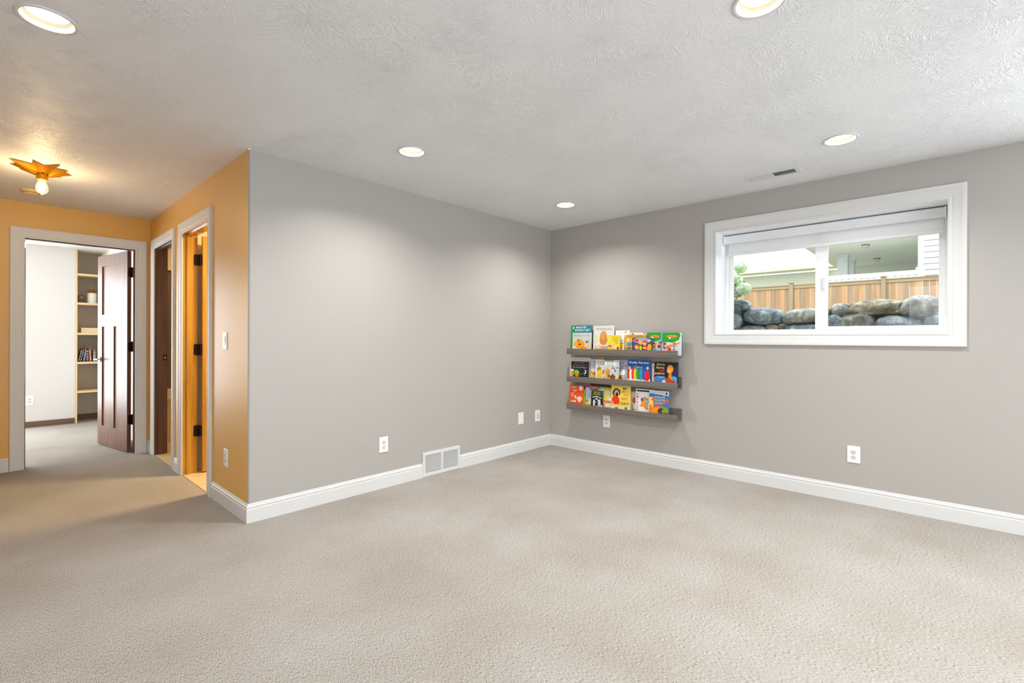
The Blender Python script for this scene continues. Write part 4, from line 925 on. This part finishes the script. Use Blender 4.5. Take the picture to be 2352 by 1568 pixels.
for i, (y, z, ry, rz_, mi, lab) in enumerate(RK):
    bm = bmesh.new(); bmesh.ops.create_icosphere(bm, subdivisions=4, radius=1)
    rx = min(.16, max(.06, (ry + rz_) * .6))
    sd_ = Vector((i * 3.7, i * 1.9, i * 5.1))
    for v in bm.verts:
        p = v.co.copy(); q = p * 1.0
        # squared-off superellipsoid with lumps
        q = Vector([math.copysign(abs(c) ** .80, c) for c in p]); q = q / max(.001, (abs(q.x) ** 2.3 + abs(q.y) ** 2.3 + abs(q.z) ** 2.3) ** (1 / 2.3))
        d = 1 + .14 * noise.noise(p * 1.3 + sd_) + .09 * noise.noise(p * 2.7 + sd_) + .03 * noise.noise(p * 8 + sd_)
        v.co = Vector((q.x * rx, q.y * ry, q.z * rz_)) * d
    me = bpy.data.meshes.new('boulder'); bm.to_mesh(me); bm.free()
    for p in me.polygons: p.use_smooth = True
    me.materials.append(RM[mi]); o = bpy.data.objects.new('boulder', me); C.objects.link(o)
    o.location = (6.10 + (rx - .1) * .5 + (.04 if rz_ < .05 else 0), y, z)
    if y > 1.8: o.location[0] -= .08
    o.rotation_euler = (random.uniform(-.08, .08), 0, 0)
    tag(o, lab, 'boulder', 'boulders of the window well wall')

# flowering bush
hb = tag(empty('hydrangea_bush', (5.82, 1.95, 1.52)), 'white and pale green flowering bush at the left of the window view', 'bush')
M_leaf = mat('hydrangea_leaf', '4f8a6a', .5); M_petal = mat('hydrangea_petal', 'f6fbf4', .7); M_petalg = mat('hydrangea_petal_green', 'c4e6a2', .7)
stems = MB()
heads = [(5.76, 1.772, 2.022, .078), (5.76, 1.850, 1.885, .102), (5.74, 1.735, 1.775, .084), (5.80, 1.880, 1.750, .085), (5.85, 2.02, 1.95, .08), (5.82, 2.10, 1.80, .07)]
rnd = random.Random(5)
for hx_, hy_, hz_, hr in heads:
    pm_ = MB(); n_ = 260
    for k in range(n_):
        zz = 1 - 2 * (k + .5) / n_; ph = k * 2.39996; rr = math.sqrt(1 - zz * zz)
        d = Vector((rr * math.cos(ph), rr * math.sin(ph), zz * .82)); c = d * hr * rnd.uniform(.82, 1.04)
        t1 = d.orthogonal().normalized(); t2 = d.cross(t1).normalized(); a = rnd.uniform(0, 6.28); e1 = t1 * math.cos(a) + t2 * math.sin(a); e2 = d.cross(e1).normalized()
        s = hr * .17; mi = 1 if (rnd.random() < (.6 if zz < .0 else .22)) else 0
        for sg in ((1, 0), (0, 1), (-1, 0), (0, -1)):
            ax = e1 * sg[0] + e2 * sg[1]; bx = e1 * -sg[1] + e2 * sg[0]; tip = c + ax * s + d * s * .15
            pm_.add([c, c + ax * s * .6 + bx * s * .42 + d * s * .2, tip, c + ax * s * .6 - bx * s * .42 + d * s * .2], [(0, 1, 2, 3)], mi)
    o = pm_.build('flower_head', [M_petal, M_petalg], hb); o.location = (hx_ - 5.82, hy_ - 1.95, hz_ - 1.52)
    stems.tube((hx_ - 5.82, hy_ - 1.95, hz_ - 1.52), ((hx_ - 5.82) * .2, (hy_ - 1.95) * .2 + .04, -.02), .006, 6)
stems.build('stems', mat('hydrangea_stem', '6f8a4a', .6), hb)
lf = None
for k in range(34):
    a = rnd.uniform(0, 6.28)
    if lf is None:
        V = []; F = []
        for j in range(7):
            tt = j / 6; wv = .045 * math.sin(math.pi * min(1, tt * .92 + .08)) ** .8
            V += [(tt * .13, -wv, .012 * math.sin(tt * 3)), (tt * .13, 0, .012 * math.sin(tt * 3) - .006), (tt * .13, wv, .012 * math.sin(tt * 3))]
        for j in range(6):
            F += [(j * 3, j * 3 + 3, j * 3 + 4, j * 3 + 1), (j * 3 + 1, j * 3 + 4, j * 3 + 5, j * 3 + 2)]
        o = lf = MB().add(V, F).build('leaf', M_leaf, hb)
    else:
        o = lf.copy(); C.objects.link(o); o.parent = hb
    o.location = (rnd.uniform(-.06, .08), rnd.uniform(-.13, .15), rnd.uniform(.06, .32)); o.rotation_euler = (rnd.uniform(-.6, .6), rnd.uniform(-.7, .5), a)

# cedar fence
fe = tag(empty('cedar_fence', (17.8, 2.7, 1.5)), 'cedar board fence with capped posts beyond the boulders', 'fence')
FM = [wood('cedar_%d' % i, c, d, .8, 'z', .5) for i, (c, d) in enumerate((('ae8c6a', '967454'), ('9f8972', '8a745e'), ('bd9972', 'a8835f')))]
M_rail = wood('cedar_rail', '938265', 'a39173', .8, 'y', .5)
M_post = wood('cedar_post', '8f7f66', '9f8e73', .8, 'z', .5)
FX = 17.8
pk = {}
yy = -3.2; k = 0
while yy < 9.6:
    dense = yy > 3.2
    pitch = .147 if not dense else .1405
    i = k % 3
    if i not in pk:
        o = MB().box(-.009, .009, -.0695, .0695, 0, 1.37).build('picket', FM[i], fe, bevel=.0); pk[i] = o
    else:
        o = pk[i].copy(); C.objects.link(o); o.parent = fe
    gap = (0.004 if dense and k % 7 else .0) + 0
    o.location = (random.uniform(-.003, .003), yy + .07 - 2.7, .02); yy += pitch - (0.006 if 1.49 < yy < 2.6 and k % 2 else 0); k += 1
for p in range(-1, 5):
    py = 1.489 + 2.4 * p
    if py > 9.7: break
    o = MB().box(-.075, .02, -.055, .055, 0, 1.54).build('post', M_post, fe, bevel=.004); o.location = (-.012, py - 2.7, 0)
    c = MB().add([(-.10, -.075, 1.54), (.04, -.075, 1.54), (.04, .075, 1.54), (-.10, .075, 1.54), (-.10, -.075, 1.565), (.04, -.075, 1.565), (.04, .075, 1.565), (-.10, .075, 1.565), (-.03, 0, 1.60)],
                 [(0, 3, 2, 1), (0, 1, 5, 4), (1, 2, 6, 5), (2, 3, 7, 6), (3, 0, 4, 7), (4, 5, 8), (5, 6, 8), (6, 7, 8), (7, 4, 8)]).build('post_cap', M_post, fe); c.location = (-.012, py - 2.7, 0)
    if py + 2.4 < 9.8:
        for nme, bx in (('top_rail', (-.035, -.009, .055, 2.345, 1.375, 1.465)), ('cap_rail', (-.055, .02, .055, 2.345, 1.465, 1.498)), ('bottom_rail', (-.04, -.009, .055, 2.345, .12, .21))):
            o = MB().box(*bx).build(nme, M_rail, fe); o.location = (0, py - 2.7, 0)

# neighbour's house with a covered raised porch
M_nw = paint('neighbour_white', 'f2f3f0', .7, 20, .02)
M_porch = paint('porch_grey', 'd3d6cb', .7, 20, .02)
nh = tag(empty('neighbour_house', (22, 1.5, 1.5)), 'white sided house with a covered raised porch behind the fence', 'house')
def nb(name, bb, m, parent=None, bev=0):
    o = MB().box(*bb).build(name, m, nh if parent is None else parent, bevel=bev)
    if parent is None: o.location = (-22, -1.5, -1.5)
    return o
nb('porch_floor', (18.6, 25.5, .75, 3.25, 3.02, 3.20), M_nw)
nb('rim_band', (18.56, 18.6, .60, 3.25, 3.05, 3.276), M_nw)
nb('foundation_wall', (18.7, 18.8, .75, 3.25, 1.5, 3.02), M_nw)
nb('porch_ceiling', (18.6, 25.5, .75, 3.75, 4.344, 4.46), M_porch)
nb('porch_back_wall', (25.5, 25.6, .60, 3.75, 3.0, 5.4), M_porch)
nb('header_beam', (18.56, 18.75, .60, 3.75, 4.46, 5.3), M_nw)
nb('corner_trim', (18.54, 18.7, .62, .75, 1.5, 5.4), M_nw)
nb('gusset', (18.57, 18.7, .75, .80, 3.276, 3.36), M_nw)
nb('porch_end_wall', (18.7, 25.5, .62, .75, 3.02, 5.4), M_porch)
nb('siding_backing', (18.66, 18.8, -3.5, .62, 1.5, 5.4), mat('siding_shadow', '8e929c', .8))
lapo = None
for k in range(22):
    z = 1.552 + k * .1725
    if lapo is None:
        bb = MB().add([(18.615, -3.5, 0), (18.615, .62, 0), (18.640, .62, .153), (18.640, -3.5, .153), (18.66, -3.5, 0), (18.66, .62, 0), (18.66, .62, .153), (18.66, -3.5, .153)], [(0, 3, 2, 1), (0, 1, 5, 4), (1, 2, 6, 5), (2, 3, 7, 6), (3, 0, 4, 7)])
        o = lapo = bb.build('siding_board', M_nw, nh)
    else:
        o = lapo.copy(); C.objects.link(o); o.parent = nh
    o.location = (-22, -1.5, z - 1.5)
for px_, py0, py1 in ((21.45, 2.84, 3.16), (23.19, 2.86, 3.02)):
    nb('porch_post', (px_ - .13, px_ + .13, py0, py1, 3.2, 4.25), mat('porch_post_grey', 'c9d0cf', .6))
    nb('post_capital', (px_ - .16, px_ + .16, py0 - .03, py1 + .03, 4.25, 4.344), mat('porch_post_grey', 'c9d0cf', .6))
d0 = None
for k in range(14):
    y = .80 + k * .165
    if d0 is None: o = d0 = MB().box(18.545, 18.562, -.05, .05, 3.128, 3.142).build('vent_slot', mat('vent_slot_grey', '8f9aa4', .7), nh)
    else: o = d0.copy(); C.objects.link(o); o.parent = nh
    o.location = (-22, y - 1.5, -1.5)
for i, (lx, ly) in enumerate(((19.595, 2.121), (23.143, 2.144))):
    e = tag(empty('porch_light', (lx, ly, 4.344)), ['nearer cage lamp on the ceiling of the porch behind the fence', 'farther cage lamp on the ceiling of the porch behind the fence'][i], 'porch light', 'cage lamps on the porch ceiling')
    MB().lathe([(.118, 0), (.118, -.02), (.108, -.03)], n=24).build('rim', mat('lamp_grey', '5c6468', .5), e)
    o = MB().lathe([(.104, -.03), (.09, -.06), (.06, -.088), (.012, -.10)], n=24).build('glass_dome', mat('lamp_glass', 'd6dccb', .3), e, smooth=True)
    b = MB()
    for a in (0, 60, 120):
        pr = [(.108, -.03), (.094, -.064), (.063, -.092), (0, -.105)]
        for s in (1, -1):
            for j in range(3):
                b.tube((pr[j][0] * math.cos(R(a)) * s, pr[j][0] * math.sin(R(a)) * s, pr[j][1]), (pr[j + 1][0] * math.cos(R(a)) * s, pr[j + 1][0] * math.sin(R(a)) * s, pr[j + 1][1]), .005, 6)
    b.build('cage', mat('lamp_grey', '5c6468', .5), e)

gh = tag(empty('neighbour_garage', (25, 7, 1.5)), 'low cream outbuilding with a long eave seen through the left pane', 'house')
def gb(name, bb, m):
    o = MB().box(*bb).build(name, m, gh); o.location = (-25, -7, -1.5); return o
M_crm = paint('garage_cream', 'cfd2c2', .8, 20, .02)
gb('wall', (27.0, 27.2, 3.95, 18, 1.5, 4.5), M_crm)
gb('eave_fascia', (26.08, 26.13, 3.95, 18, 4.55, 4.66), paint('garage_fascia', 'c6c3a4', .7, 20, .02))
gb('soffit', (26.2, 27.0, 3.95, 18, 4.55, 4.58), M_crm)
b = MB().add([(26.15, 3.95, 4.66), (26.15, 18, 4.66), (31, 18, 6.63), (31, 3.95, 6.63), (26.15, 3.95, 4.60), (26.15, 18, 4.60), (31, 18, 6.53), (31, 3.95, 6.53)], [(0, 1, 2, 3), (4, 7, 6, 5), (0, 4, 5, 1), (1, 5, 6, 2), (2, 6, 7, 3), (3, 7, 4, 0)])
o = b.build('roof', mat('pale_roof', 'f1f0ee', .8), gh); o.location = (-25, -7, -1.5)

# unseen upper storey, added above the window to keep the well in shade
struct(MB().box(OUTX - .25, OUTX, -6, 12, H + .16, 5.6).build('wall_shade_upper', M_nw))
struct(MB().box(XL - .2, OUTX, YB - .2, 9.7, 5.6, 5.75).build('roof_house', M_nw))
struct(MB().box(XL - .3, XL - .2, YB - .2, 9.7, 0, 5.6).build('wall_exterior_left', M_nw))
